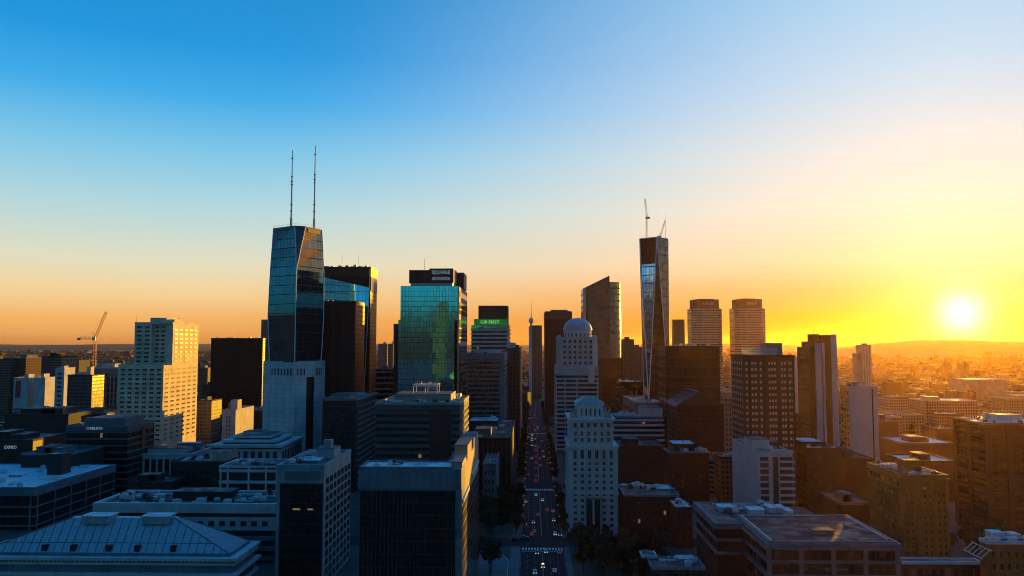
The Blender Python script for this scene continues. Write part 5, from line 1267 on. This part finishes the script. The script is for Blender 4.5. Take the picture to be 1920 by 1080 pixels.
# ================================================================== MIDDLE DISTANCE
RECTS.append((-215, -140, 570, 660, None, 'twin mast tower')); RECTS.append((85, 135, 690, 760, None, 'twisted tower')); RECTS.append((330, 510, 1680, 1780, None, 'matching banded towers'))
def mid(label, x0, x1, top, Y, mat, D=25, trim='brown', roofm='roofd', rz=0.0, pent=1, name='distant_block', cat='building', seed=0):
    B = Bld(name, label, cat, x0, x1, top, Y, D=D); w, h = B.w, B.h
    B.root.rotation_euler.z = R(rz)
    B.body(mat); B.roof(roofm, trim, ph=.8, pt=.6)
    rr = random.Random(seed or int(x0 * 7 + top))
    for i in range(pent):
        a = rr.uniform(.1, .5) * w; B.plant(a, min(w - 1, a + w * rr.uniform(.2, .4)), D * .2, D * .6, rr.uniform(2.5, 5), trim)
    return B
def middle():
    mid('dark gridded apartment slab at the left edge of the picture, tallest there', -60, 20, 674, 1000, 'g_fard', 40, 'dgrey', pent=2)
    mid('brown apartment block whose balconies glow orange in the sun at far left', 17, 58, 671, 1020, 'g_farb', 40, 'tan', rz=-16, pent=2)
    mid('dark tower with lit rooftop box right of the orange lit apartment block', 78, 119, 669, 1010, 'g_fard', 30, 'dbrown', rz=-8, pent=2)
    mid('low dark blue box behind the slim pale stair tower at far left', 120, 148, 676, 1150, 'dgrey', 30, 'dgrey')
    b = mid('white blank walled block with a red banner at far left', 26, 54, 709, 860, 'pale', 26, 'pale', 'roofg')
    b.box('banner', 'red', 2.5, 8, -.35, -.05, b.h - 21, b.h - 3)
    mid('white blank walled block with faint mural right of the red banner block', 64, 85, 709, 860, 'pale', 26, 'pale', 'roofg')
    b = mid('slim pale stair tower left of the dark gridded block', 104, 121, 691, 840, 'pale', 20, 'pale')
    b.wins('F', b.w * .2, b.w * .8, 4, b.h - 3, 1, 14, .8, .5, frame='pale')
    b = mid('dark gridded block with a sunlit turret on its roof before the long pilastered block', 127, 173, 704, 760, 'g_fard', 28, 'dgrey', pent=0)
    b.plant(b.w - 9, b.w - 5, 6, 12, 8, 'cream'); b.plant(b.w - 18, b.w - 9.1, 4, 14, 2.4, 'cream')
    b = mid('long pale pilastered block joined behind the cream tower left side', 163, 232, 690, 800, 'grey', 30, 'pale', 'roofg')
    b.wins('F', 6, b.w - 2, b.h - 36, b.h - 9, 8, 5, .62, .7, frame='grey'); b.fins('pale', 9, b.h - 38, b.h - 8, .8, .6, u0=6, u1=b.w - 2)
    mid('dark hulking flat block below the white blank walled blocks', 10, 128, 778, 660, 'dgrey', 55, 'dgrey', 'roofg', pent=3)
    mid('dark low block with pale roof edge in front of the hulking flat block', 128, 200, 776, 700, 'black', 40, 'bluegrey', 'roofg', pent=1)
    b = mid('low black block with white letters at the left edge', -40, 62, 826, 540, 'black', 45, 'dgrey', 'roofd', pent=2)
    text('EXMSO', 3.0, b.root, (b.x(20, 838), -.15, b.h - 4.5), M['signw'], width=8.2)
    mid('long curved edged dark podium between the lettered black block and the banded office', 40, 132, 852, 500, 'dgrey', 40, 'bluegrey', 'roofd', pent=2)
    mid('small dark block low beside the black slab tower left side', 370, 397, 752, 760, 'g_fard', 25, 'dgrey')
    mid('tiny sunlit block far off between the cream tower and the black slab', 372, 392, 690, 1600, 'g_farb', 25, 'tan', rz=-12)
    b = mid('pale gridded tower half hidden behind the twin mast tower left side', 490, 512, 600, 1300, 'g_farp', 30, 'pale', 'roofg', pent=0); b.plant(10, 17, 6, 20, 20, 'pale')
    mid('pale sunlit towers in the gap right of the blue glass tower', 709, 728, 645, 1900, 'g_farp', 40, 'pale', rz=-14)
    mid('golden lit slab in the gap left of the teal glass tower', 727, 738, 645, 1700, 'g_farp', 40, 'cream', rz=-14)
    mid('thin brown tower close behind the teal glass tower left side', 738, 750, 609, 700, 'brown', 24, 'brown', pent=0)
    b = mid('dark banded block at the foot of the gap left of the teal glass tower', 703, 748, 692, 760, 'g_stripd', 30, 'bluegrey', 'roofg'); b.bands('grey', 0, b.h - 2, 14, .35)
    mid('hazy brown tower just right of the bronze curved tower', 1165, 1189, 637, 1250, 'g_farb', 30, 'brown', pent=2)
    mid('lower hazy brown tower left of the twisted tower', 1189, 1206, 652, 1300, 'g_farb', 30, 'brown', pent=2)
    mid('hazy gridded slab before the hill with a bright roof patch', 1735, 1832, 752, 900, 'g_farp', 40, 'tan', 'roofw', pent=1)
    mid('low hazy block left of the hazy gridded slab', 1652, 1690, 782, 800, 'g_farp', 30, 'tan', 'roofw')
    mid('low hazy gridded block left of the ribbed brown tower', 1690, 1732, 778, 840, 'g_farp', 30, 'tan', 'roofg')
    mid('dark low block right of the white flank block', 1646, 1684, 790, 640, 'maroon', 30, 'brown', 'roofg')
    mid('long low hall with pale roof strip behind the ochre brick block', 1690, 1790, 832, 600, 'maroon', 40, 'brown', 'roofw', pent=2)
    mid('low brick hall with twin pale roofs left of the ribbed brown tower', 1700, 1792, 866, 520, 'maroon', 30, 'dbrown', 'roofw', pent=1)
    mid('low dark red block behind the ochre brick block left side', 1578, 1640, 862, 520, 'maroon', 40, 'dbrown', 'roofb', pent=1)
    mid('low roofs between the dark reddish block and the ochre brick block', 1572, 1634, 945, 430, 'dbrown', 30, 'brown', 'roofg', pent=2)
    mid('low pale roofed sheds behind the low dark red block', 1640, 1692, 822, 660, 'maroon', 30, 'brown', 'roofw', pent=1)
    mid('shaded block filling the corner behind the low pale edged block', 1160, 1246, 838, 540, 'dbrown', 40, 'dbrown', 'roofb', pent=1)
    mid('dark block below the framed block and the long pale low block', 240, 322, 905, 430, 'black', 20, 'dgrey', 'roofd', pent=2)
    mid('flat big box shed with pale roof out in the orange haze', 1812, 1890, 712, 1400, 'tan', 60, 'tan', 'roofw', pent=0)
    mid('broad hazy block at the right edge under the hill', 1890, 1980, 748, 950, 'g_farp', 40, 'tan', 'roofg', pent=1)
middle()

def infill():
    """low blocks in the gaps between the named buildings"""
    rr = random.Random(21); n = 0
    heroes = [(r[4].name.replace('_', ' '), *proj(((r[0] + r[1]) / 2, r[2], 20))) for r in RECTS if r[4] is not None]
    used = {}
    mats = [('dgrey', 'dark grey'), ('g_fard', 'dark gridded'), ('dbrown', 'dark brown'), ('g_far', 'grey gridded'), ('maroon', 'maroon'), ('g_farb', 'brown gridded')]
    for _ in range(1400):
        if n >= 76: break
        Y = rr.uniform(470, 1250); px = rr.uniform(-30, 1950); w = rr.uniform(16, 38); D = rr.uniform(16, 34); h = rr.uniform(9, 30) * (1.0 if Y < 700 else 1.2)
        x = at(px, 800, Y).x
        if x - 2 < 21 and x + w > -26: continue
        if any(x < r[1] and x + w > r[0] and Y < r[3] and Y + D > r[2] for r in RECTS): continue
        if any(a[0] < Y + D and a[1] > Y and x + w > a[2] and x < 90 for a in CROSS): continue
        cx, cy = proj((x + w / 2, Y, h))
        near = sorted(heroes, key=lambda q_: abs(q_[1] - cx) + abs(q_[2] - cy))
        mt, word = rr.choice(mats); pent = rr.choice((0, 1, 1, 2)); rf = rr.choice(('roofd', 'roofg', 'roofb', 'roofg'))
        side = 'left' if cx < near[0][1] else 'right'
        lab = f"{'low' if h < 18 else 'mid height'} {word} infill block {side} of the {near[0][0].split('.')[0]}"
        if lab in used:
            lab = f"{'low' if h < 18 else 'mid height'} {word} infill block between the {near[0][0].split('.')[0]} and the {near[1][0].split('.')[0]}"
            if lab in used or near[0][0].split('.')[0] == near[1][0].split('.')[0]: continue
        used[lab] = 1
        B = Bld('infill_block', lab, 'building', 0, 10, 700, Y, D=D, h=h); B.root.location.x = x; B.X = x; B.w = w
        RECTS[-1] = (x - 2, x + w + 2, Y - 2, Y + D + 2, B.root, lab)
        B.body(mt); B.roof(rf, rr.choice(('grey', 'dgrey', 'dbrown')), ph=.7)
        for i in range(pent):
            a = rr.uniform(1, w * .5); B.plant(a, a + w * .3, D * .2, D * .55, rr.uniform(2, 4), rr.choice(('grey', 'dgrey')))
        B.clutter(5, seed=n + 200); n += 1
infill()

def sprawl():
    rr = random.Random(4)
    m, t, o = newmat('distant_city_walls')
    geo = t.new('ShaderNodeNewGeometry')
    col = t.ramp(geo.outputs['Random Per Island'], [(0, (.025, .02, .018)), (.5, (.06, .04, .034)), (.8, (.10, .075, .06)), (.93, (.18, .15, .13)), (1, (.5, .46, .42))])
    tc = t.new('ShaderNodeTexCoord'); s = t.new('ShaderNodeSeparateXYZ'); t.put(s.inputs[0], tc.outputs['Object'])
    ns = t.new('ShaderNodeSeparateXYZ'); t.put(ns.inputs[0], geo.outputs['Normal'])
    vert = t.math('LESS_THAN', t.math('ABSOLUTE', ns.outputs[2]), .5)
    u = t.math('ADD', s.outputs[0], s.outputs[1])
    msk = t.math('MULTIPLY', t.math('GREATER_THAN', t.math('FRACT', t.math('DIVIDE', u, 3.1)), .5), t.math('GREATER_THAN', t.math('FRACT', t.math('DIVIDE', s.outputs[2], 3.3)), .5))
    col = t.mix(t.math('MULTIPLY', msk, vert), col, (.05, .05, .055))
    p = principled(t, col, .8); t.l.new(p.outputs[0], o.inputs[0])
    b = MB(); hills_x = at(1600, 643, 6000).x
    for i in range(5200):
        Y = 1100 + 7500 * rr.random() ** 1.7; x = rr.uniform(-.86, .82) * Y
        if Y > 5000 and x > .36 * Y: continue
        if abs(x - 4.6) < 26: continue
        s_ = 1 + Y / 6000
        w, D = rr.uniform(7, 24) * s_, rr.uniform(7, 22) * s_; q_ = rr.random(); h = rr.uniform(4, 12) if q_ < .8 else rr.uniform(12, 24) if q_ < .965 else rr.uniform(24, 46)
        if q_ > .8: w, D = max(w, 16), max(D, 14)
        if any(x < r[1] + 3 and x + w > r[0] - 3 and Y < r[3] and Y + D > r[2] for r in RECTS): continue
        ca = rr.choice((0, 0, .25, -.3, .5)); c_, s2 = math.cos(ca), math.sin(ca)
        pts = [(x + dx * c_ - dy * s2, Y + dx * s2 + dy * c_) for dx, dy in ((0, 0), (w, 0), (w, D), (0, D))]
        if h < 9 and rr.random() < .5:
            mid_ = [((pts[0][0] + pts[3][0]) / 2, (pts[0][1] + pts[3][1]) / 2), ((pts[1][0] + pts[2][0]) / 2, (pts[1][1] + pts[2][1]) / 2)]
            b.prism(pts, 0, h * .7, None)
            k_ = len(b.v); b.v += [(*p_, h * .7 + .01) for p_ in pts] + [(*mid_[0], h * 1.2), (*mid_[1], h * 1.2)]
            b.f += [(k_, k_ + 1, k_ + 5, k_ + 4), (k_ + 2, k_ + 3, k_ + 4, k_ + 5), (k_ + 1, k_ + 2, k_ + 5), (k_ + 3, k_, k_ + 4)]; b.m += [0] * 4
        else:
            b.prism(pts, 0, h)
            if h > 14: b.box(pts[0][0] + w * .3, pts[0][0] + w * .6, pts[0][1] + D * .3, pts[0][1] + D * .6, h - .1, h + 3)
    tag(b.build('distant_city', m), 'far low rise city spread out to the horizon', 'city', kind='stuff')
    # tree canopy between the far houses and over the rise
    b = MB()
    def clump(x, y, z, r):
        k_ = len(b.v); n = 6
        ring = [(x + r * math.cos(i * 2 * math.pi / n) * rr.uniform(.7, 1.2), y + r * math.sin(i * 2 * math.pi / n) * rr.uniform(.7, 1.2), z + r * rr.uniform(.1, .5)) for i in range(n)]
        b.v += [(x, y, z - r * .1)] + ring + [(x + r * rr.uniform(-.3, .3), y, z + r * rr.uniform(.8, 1.3))]
        for i in range(n): b.f += [(k_, k_ + 1 + (i + 1) % n, k_ + 1 + i), (k_ + 1 + i, k_ + 1 + (i + 1) % n, k_ + 1 + n)]; b.m += [0, 0]
    for i in range(15000):
        Y = 900 + 8000 * rr.random() ** 1.5; x = rr.uniform(-.86, .82) * Y
        if Y > 5100 and x > .36 * Y: continue
        if abs(x - 4.6) < 20 or any(x < r[1] + 4 and x > r[0] - 4 and Y < r[3] + 4 and Y > r[2] - 4 for r in RECTS): continue
        clump(x, Y, rr.uniform(0, 3), rr.uniform(4, 8) * (1 + Y / 5000))
    tag(b.build('distant_trees', M['wood']), 'dark tree canopy filling the far suburbs', 'trees', kind='stuff')
sprawl()

def mirrored():  # unseen towers added behind the camera as a skyline for glass reflections
    for px_, h, w_, y, wd in ((-330, 150, 34, -420, 'broad dark tower added behind the camera, unseen, for the teal glass to mirror'), (-215, 190, 24, -640, 'slim dark tower added behind the camera, unseen, for the teal glass to mirror'), (-120, 128, 44, -360, 'wide dark block added behind the camera, unseen, for the teal glass to mirror'),
                              (70, 170, 30, -560, 'dark tower added behind the camera, unseen, for the mast tower to mirror'), (190, 140, 40, -450, 'second, wider dark block added behind the camera for the mast tower to mirror')):
        r = empty('added_mirror_tower', (px_, y, 0), wd, 'office tower'); MB().box(-w_ / 2, w_ / 2, -15, 15, 0, h).box(-w_ / 4, w_ / 4, -8, 8, h, h + 9).build('wall', M['g_fard'], r); MB().box(-w_ / 2 + .5, w_ / 2 - .5, -14.5, 14.5, h - .2, h + .3).build('roof', M['roofd'], r)
mirrored()

# ================================================================== TREES
def tree_protos():
    out = []
    for k_ in range(4):
        rr = random.Random(100 + k_); H = rr.uniform(9.5, 12.5); b = MB(); t = MB()
        t.tube((0, 0, -.2), (.1, 0, H * .3), .32, .22, n=6)
        cl = []
        for i in range(11):
            a = rr.uniform(0, 6.28); r = rr.uniform(.6, 3.0); z = H * rr.uniform(.42, .88); r *= 1.2 - abs(z / H - .55)
            c = (r * math.cos(a), r * math.sin(a), z); cl.append((c, rr.uniform(1.1, 2.1))); t.tube((.1, 0, H * rr.uniform(.22, .32)), c, .14, .04, n=4)
        for i in range(1500):
            c, r = rr.choice(cl); d = Vector((rr.gauss(0, 1), rr.gauss(0, 1), rr.gauss(0, .8))).normalized() * r * rr.random() ** .4
            p = Vector(c) + d; u = Vector((rr.gauss(0, 1), rr.gauss(0, 1), rr.gauss(0, 1))).normalized(); v = u.orthogonal(); s_ = rr.uniform(.22, .5)
            b.poly([p - u * s_, p - v * s_ * .6, p + u * s_, p + v * s_ * .6])
        out.append((t.mesh('trunk', M['bark']), b.mesh('crown', M['leaf'])))
    return out
TP = tree_protos()
trr = random.Random(55)
def tree(x, y, s, label, group, name='street_tree'):
    r = empty(name, (x, y, 0), label, 'tree', group, trr.uniform(0, 6.28)); t, c = trr.choice(TP)
    r.scale = (s, s, s * trr.uniform(.9, 1.15)); link('trunk', t, r); link('crown', c, r)
segs = [(424, 552, 'between the nearest and second crosswalks'), (580, 720, 'just past the second crosswalk'), (720, 888, 'before the third crosswalk'), (920, 1060, 'beyond the third crosswalk'), (1060, 1300, 'far up the avenue')]
for a, b, wd in segs:
    for sx, side in ((RX0 - 2.2, 'left'), (RX1 + 1.2, 'right')):
        y = a + 4
        while y < b - 3:
            tree(sx + trr.uniform(-.4, .4), y, trr.uniform(.62, .9) if side == 'right' else trr.uniform(.75, 1.1), f'dark street tree on the {side} pavement {wd}', f'street trees on the {side} pavement'); y += trr.uniform(9, 14)
for a, b, y0, y1, n, wd, gp in ((20, 60, 336, 398, 30, 'dense dark tree in the square below the ornate tower', 'trees in the square'), (-29, -13, 426, 520, 16, 'dark tree in the yard left of the avenue', 'trees in the yard'),
                            (-34, -16, 345, 366, 5, 'dark tree on the curved plaza', 'trees on the plaza')):
    pts_ = []
    for _ in range(600):
        if len(pts_) >= n: break
        x, y = trr.uniform(a, b), trr.uniform(y0, y1)
        if any(x < r[1] + 1 and x > r[0] - 1 and y < r[3] + 1 and y > r[2] - 1 for r in RECTS): continue
        if any((x - p[0]) ** 2 + (y - p[1]) ** 2 < 16 for p in pts_): continue
        pts_.append((x, y)); tree(x, y, trr.uniform(.9, 1.35), wd, gp, 'broadleaf_tree')
for i in range(26):
    p = ground(trr.uniform(1778, 1905), trr.uniform(1010, 1050)); 
    if any(p.x < r[1] + 1 and p.x > r[0] - 1 and p.y < r[3] + 1 and p.y > r[2] - 1 for r in RECTS): continue
    tree(p.x, p.y, trr.uniform(.8, 1.2), 'olive tree in the row at the foot of the ribbed brown tower', 'trees by the ribbed brown tower', 'broadleaf_tree')
for i in range(60):
    Y = trr.uniform(620, 1000); x = at(trr.uniform(1560, 1800), 800, Y).x
    if any(x < r[1] + 2 and x > r[0] - 2 and Y < r[3] + 2 and Y > r[2] - 2 for r in RECTS): continue
    tree(x, Y, trr.uniform(1.0, 1.5), 'tree among the low hazy roofs right of the white flank block', 'trees among the hazy roofs', 'broadleaf_tree')

# ================================================================== STREET LIFE
M['carwin'] = plain('car_glass', (.02, .022, .025), .1)
M['tyre'] = plain('tyre_rubber', (.015, .015, .015), .9)
M['head'] = plain('headlight', (.8, .8, .8), .3, emis=(1, .93, .8), es=.9)
M['tail'] = plain('tail_light', (.4, .02, .02), .3, emis=(1, .03, .02), es=.6)
M['lampg'] = plain('lamp_glow', (.8, .6, .35), .3, emis=(1, .6, .25), es=.7)
M['sigr'] = plain('signal_red', (.4, .02, .02), .3, emis=(1, .05, .03), es=4.0)
M['glow'] = plain('taxi_roof_sign', (.8, .5, .2), .3, emis=(1, .55, .15), es=4.0)
CARC = {'dark': (.02, .022, .025), 'silver': (.35, .36, .38), 'white': (.65, .65, .65), 'red': (.35, .03, .03), 'blue': (.03, .06, .15), 'yellow': (.5, .32, .04)}
for c_, v in CARC.items(): M['car_' + c_] = plain('car_paint_' + c_, v, .3, .0, var=.05)
CARM = {}
def car_meshes(colour, on):
    if (colour, on) in CARM: return CARM[(colour, on)]
    b = MB()
    prof = [(-2.2, .35), (2.2, .35), (2.25, .7), (1.95, .86), (1.0, .95), (.35, 1.42), (-1.1, 1.45), (-1.75, 1.0), (-2.2, .92)]     # x forward, z
    n = len(prof); k_ = 0
    for s_ in (-1, 1): b.v += [((.88 if z < 1.1 else .68) * s_, x, z) for x, z in prof]
    b.f.append(tuple(range(n))); b.f.append(tuple(n + i for i in reversed(range(n)))); b.m += [0, 0]
    for i in range(n): j = (i + 1) % n; b.f.append((i, n + i, n + j, j)); b.m.append(0)
    body = b.mesh('body', M['car_' + colour])
    g_ = MB(); g_.poly([(-.64, 1.0 + .03, 1.0), (.64, 1.03, 1.0), (.6, .42, 1.40), (-.6, .42, 1.40)]).poly([(.6, -1.76, 1.04), (-.6, -1.76, 1.04), (-.58, -1.2, 1.42), (.58, -1.2, 1.42)])
    for s_ in (-1, 1): g_.poly([(.79 * s_, .75, 1.02), (.79 * s_, -1.5, 1.06), (.70 * s_, -1.1, 1.38), (.70 * s_, .3, 1.38)])
    glass = g_.mesh('windows', M['carwin'])
    wl = MB().tube((-.12, 0, 0), (.12, 0, 0), .33, n=12).mesh('wheel', M['tyre'])
    hl = MB().box(-.2, .2, -.05, .06, -.1, .12).mesh('headlight', M['head'] if on != 'tail' else M['wmetal'])
    tl = MB().box(-.22, .22, -.06, .05, -.1, .12).mesh('tail_light', M['tail'])
    CARM[(colour, on)] = (body, glass, wl, hl, tl); return CARM[(colour, on)]
def car(x, y, colour, toward, label, group=None, rz=0.0, taxi=False):
    r = empty('car', (x, y, .01), label, 'car', group, (math.pi if toward else 0.0) + rz)
    body, glass, wl, hl, tl = car_meshes(colour, 'head' if toward else 'tail')
    link('body', body, r); link('windows', glass, r)
    for sx in (-.8, .8):
        for sy in (-1.4, 1.4): link('wheel', wl, r, (sx, sy, .33))
        link('headlight', hl, r, (sx * .8, 2.26, .68)); link('tail_light', tl, r, (sx * .8, -2.2, .8))
    if taxi: MB().box(-.45, .45, -.6, -.1, 1.42, 1.75).build('roof_sign', M['glow'], r)
def car_px(px, py, *a, **k_):
    p = ground(px, py); car(p.x, p.y, *a, **k_)
car_px(1018, 1064, 'yellow', True, 'yellow taxi with glowing roof sign nearest the bottom of the picture', taxi=True)
car_px(1007, 1038, 'dark', True, 'dark car with two white headlights below the nearest crosswalk')
car_px(1024, 1036, 'silver', True, 'silver car one lane right of the dark car below the nearest crosswalk')
car_px(1049, 1038, 'blue', False, 'dark blue car in the right kerb lane below the nearest crosswalk')
car_px(1003, 1075, 'silver', True, 'silver car at the bottom edge left of the yellow taxi')
car_px(1040, 1072, 'white', False, 'white car at the bottom edge right of the yellow taxi')
car_px(997, 1004, 'red', False, 'red car with bright tail lights just above the nearest crosswalk left lane')
car_px(1002, 998, 'dark', False, 'dark car with red tail lights ahead of the red car near the nearest crosswalk')
car_px(1041, 1003, 'white', True, 'white car with headlights just above the nearest crosswalk right lane')
car_px(1050, 1004, 'dark', True, 'dark car beside the right kerb just above the nearest crosswalk')
car_px(1000, 981, 'dark', True, 'dark car with white headlights in the left lane midway between two crosswalks')
car_px(1038, 977, 'dark', True, 'dark car with orange lamps in the right lane midway between two crosswalks')
car_px(1009, 967, 'blue', False, 'blue car near the centre line midway between two crosswalks')
car_px(1026, 958, 'red', False, 'red car with red tail lights right of the centre line')
car_px(1037, 960, 'silver', False, 'silver car in the right kerb lane beside the red car')
car_px(986, 942, 'yellow', True, 'yellow car by the left kerb below the second crosswalk')
car_px(1005, 929, 'white', True, 'white car close below the second crosswalk')
car_px(1017, 939, 'silver', True, 'silver car near the centre line below the second crosswalk')
car_px(1004, 903, 'red', False, 'red car just past the second crosswalk')
for i, (px, py) in enumerate(((966, 1013), (975, 1011.5), (983, 1009.5))):
    p = ground(px, py); car(p.x, p.y, ('dark', 'red', 'dark')[i], False, ('dark car with red tail lights furthest left on the cross street', 'red car in the middle of the three queued on the cross street', 'dark car first in the queue on the cross street')[i], rz=R(-82))
crr = random.Random(17); lanes_c = [RX0 + (RX1 - RX0) * (i + .5) / 6 for i in range(6)]
occ = []
for i in range(40):
    ln = crr.randrange(6); y = crr.uniform(590, 880) if i < 26 else crr.uniform(920, 1150) if i < 40 else crr.uniform(960, 1400)
    if any(o_[0] == ln and abs(o_[1] - y) < 7 for o_ in occ): continue
    occ.append((ln, y)); tw_ = ln < 2 if y < 1000 else ln < 1
    where = 'between the second and third crosswalks' if y < 890 else 'in the jam far up the avenue'
    colr = crr.choice(['dark', 'silver', 'white', 'dark', 'blue'])
    car(lanes_c[ln], y, colr, tw_, f"small {colr} car with {'white headlights coming' if tw_ else 'red tail lights going'} {where}", 'cars ' + where)
# street lamps and signals
def lamp_proto():
    return (MB().tube((0, 0, 0), (0, 0, 8.5), .11, .07, n=6).tube((0, 0, 0), (0, 0, .5), .2, n=6).mesh('pole', M['dmetal']), MB().tube((0, 0, 8.4), (1.6, 0, 8.9), .06, n=5).mesh('arm', M['dmetal']),
            MB().box(1.3, 2.2, -.2, .2, 8.8, 9.0).mesh('lamp_housing', M['dmetal']), MB().box(1.4, 2.1, -.17, .17, 8.66, 8.797).mesh('lamp_glass', M['lampg']))
LP = lamp_proto()
for side, sx, rz in (('left', RX0 - .7, 0.0), ('right', RX1 + .7, math.pi)):
    for a, b, wd in ((430, 550, 'between the nearest and second crosswalks'), (590, 885, 'between the second and third crosswalks')):
        y = a
        while y < b:
            r = empty('street_lamp', (sx, y, .1), f'lit street lamp on the {side} kerb {wd}', 'street lamp', 'street lamps along the avenue', rz)
            for me in LP: link(me.name.split('.')[0], me, r)
            y += 29
def signal(x, y, label):
    r = empty('traffic_signal', (x, y, .1), label, 'traffic light', 'traffic signals')
    MB().tube((0, 0, 0), (0, 0, 6), .12, .08, n=6).build('pole', M['dmetal'], r); MB().tube((0, 0, 5.8), (3.5, 0, 6.1), .07, n=5).build('arm', M['dmetal'], r)
    h_ = MB().box(3.2, 3.7, -.25, .2, 5.2, 6.6).build('signal_head', M['black'], r); MB().lathe([(.15, 0), (.14, .04)], 8).build('signal_lens', M['sigr'], h_).location = (3.45, -.26, 6.3); h_.children[0].rotation_euler = (R(90), 0, 0)
for y, wd in ((422, 'nearest'), (579, 'second'), (917, 'third')): signal(RX0 - .6, y, f'red traffic signal on an arm at the {wd} crosswalk')

# ================================================================== HAZE
hm = bpy.data.materials.new('haze'); hm.use_nodes = True; ht = NT(hm.node_tree); ht.n.clear()
ho = ht.new('ShaderNodeOutputMaterial'); pv = ht.new('ShaderNodeVolumePrincipled')
pv.inputs['Color'].default_value = (.95, .56, .22, 1); pv.inputs['Density'].default_value = HAZE; pv.inputs['Anisotropy'].default_value = HAZE_G
ht.l.new(pv.outputs[0], ho.inputs['Volume'])
hz = MB().box(-31000, 31000, -4000, 31000, -2, 285).build('haze', hm); tag(hz, kind='stuff')
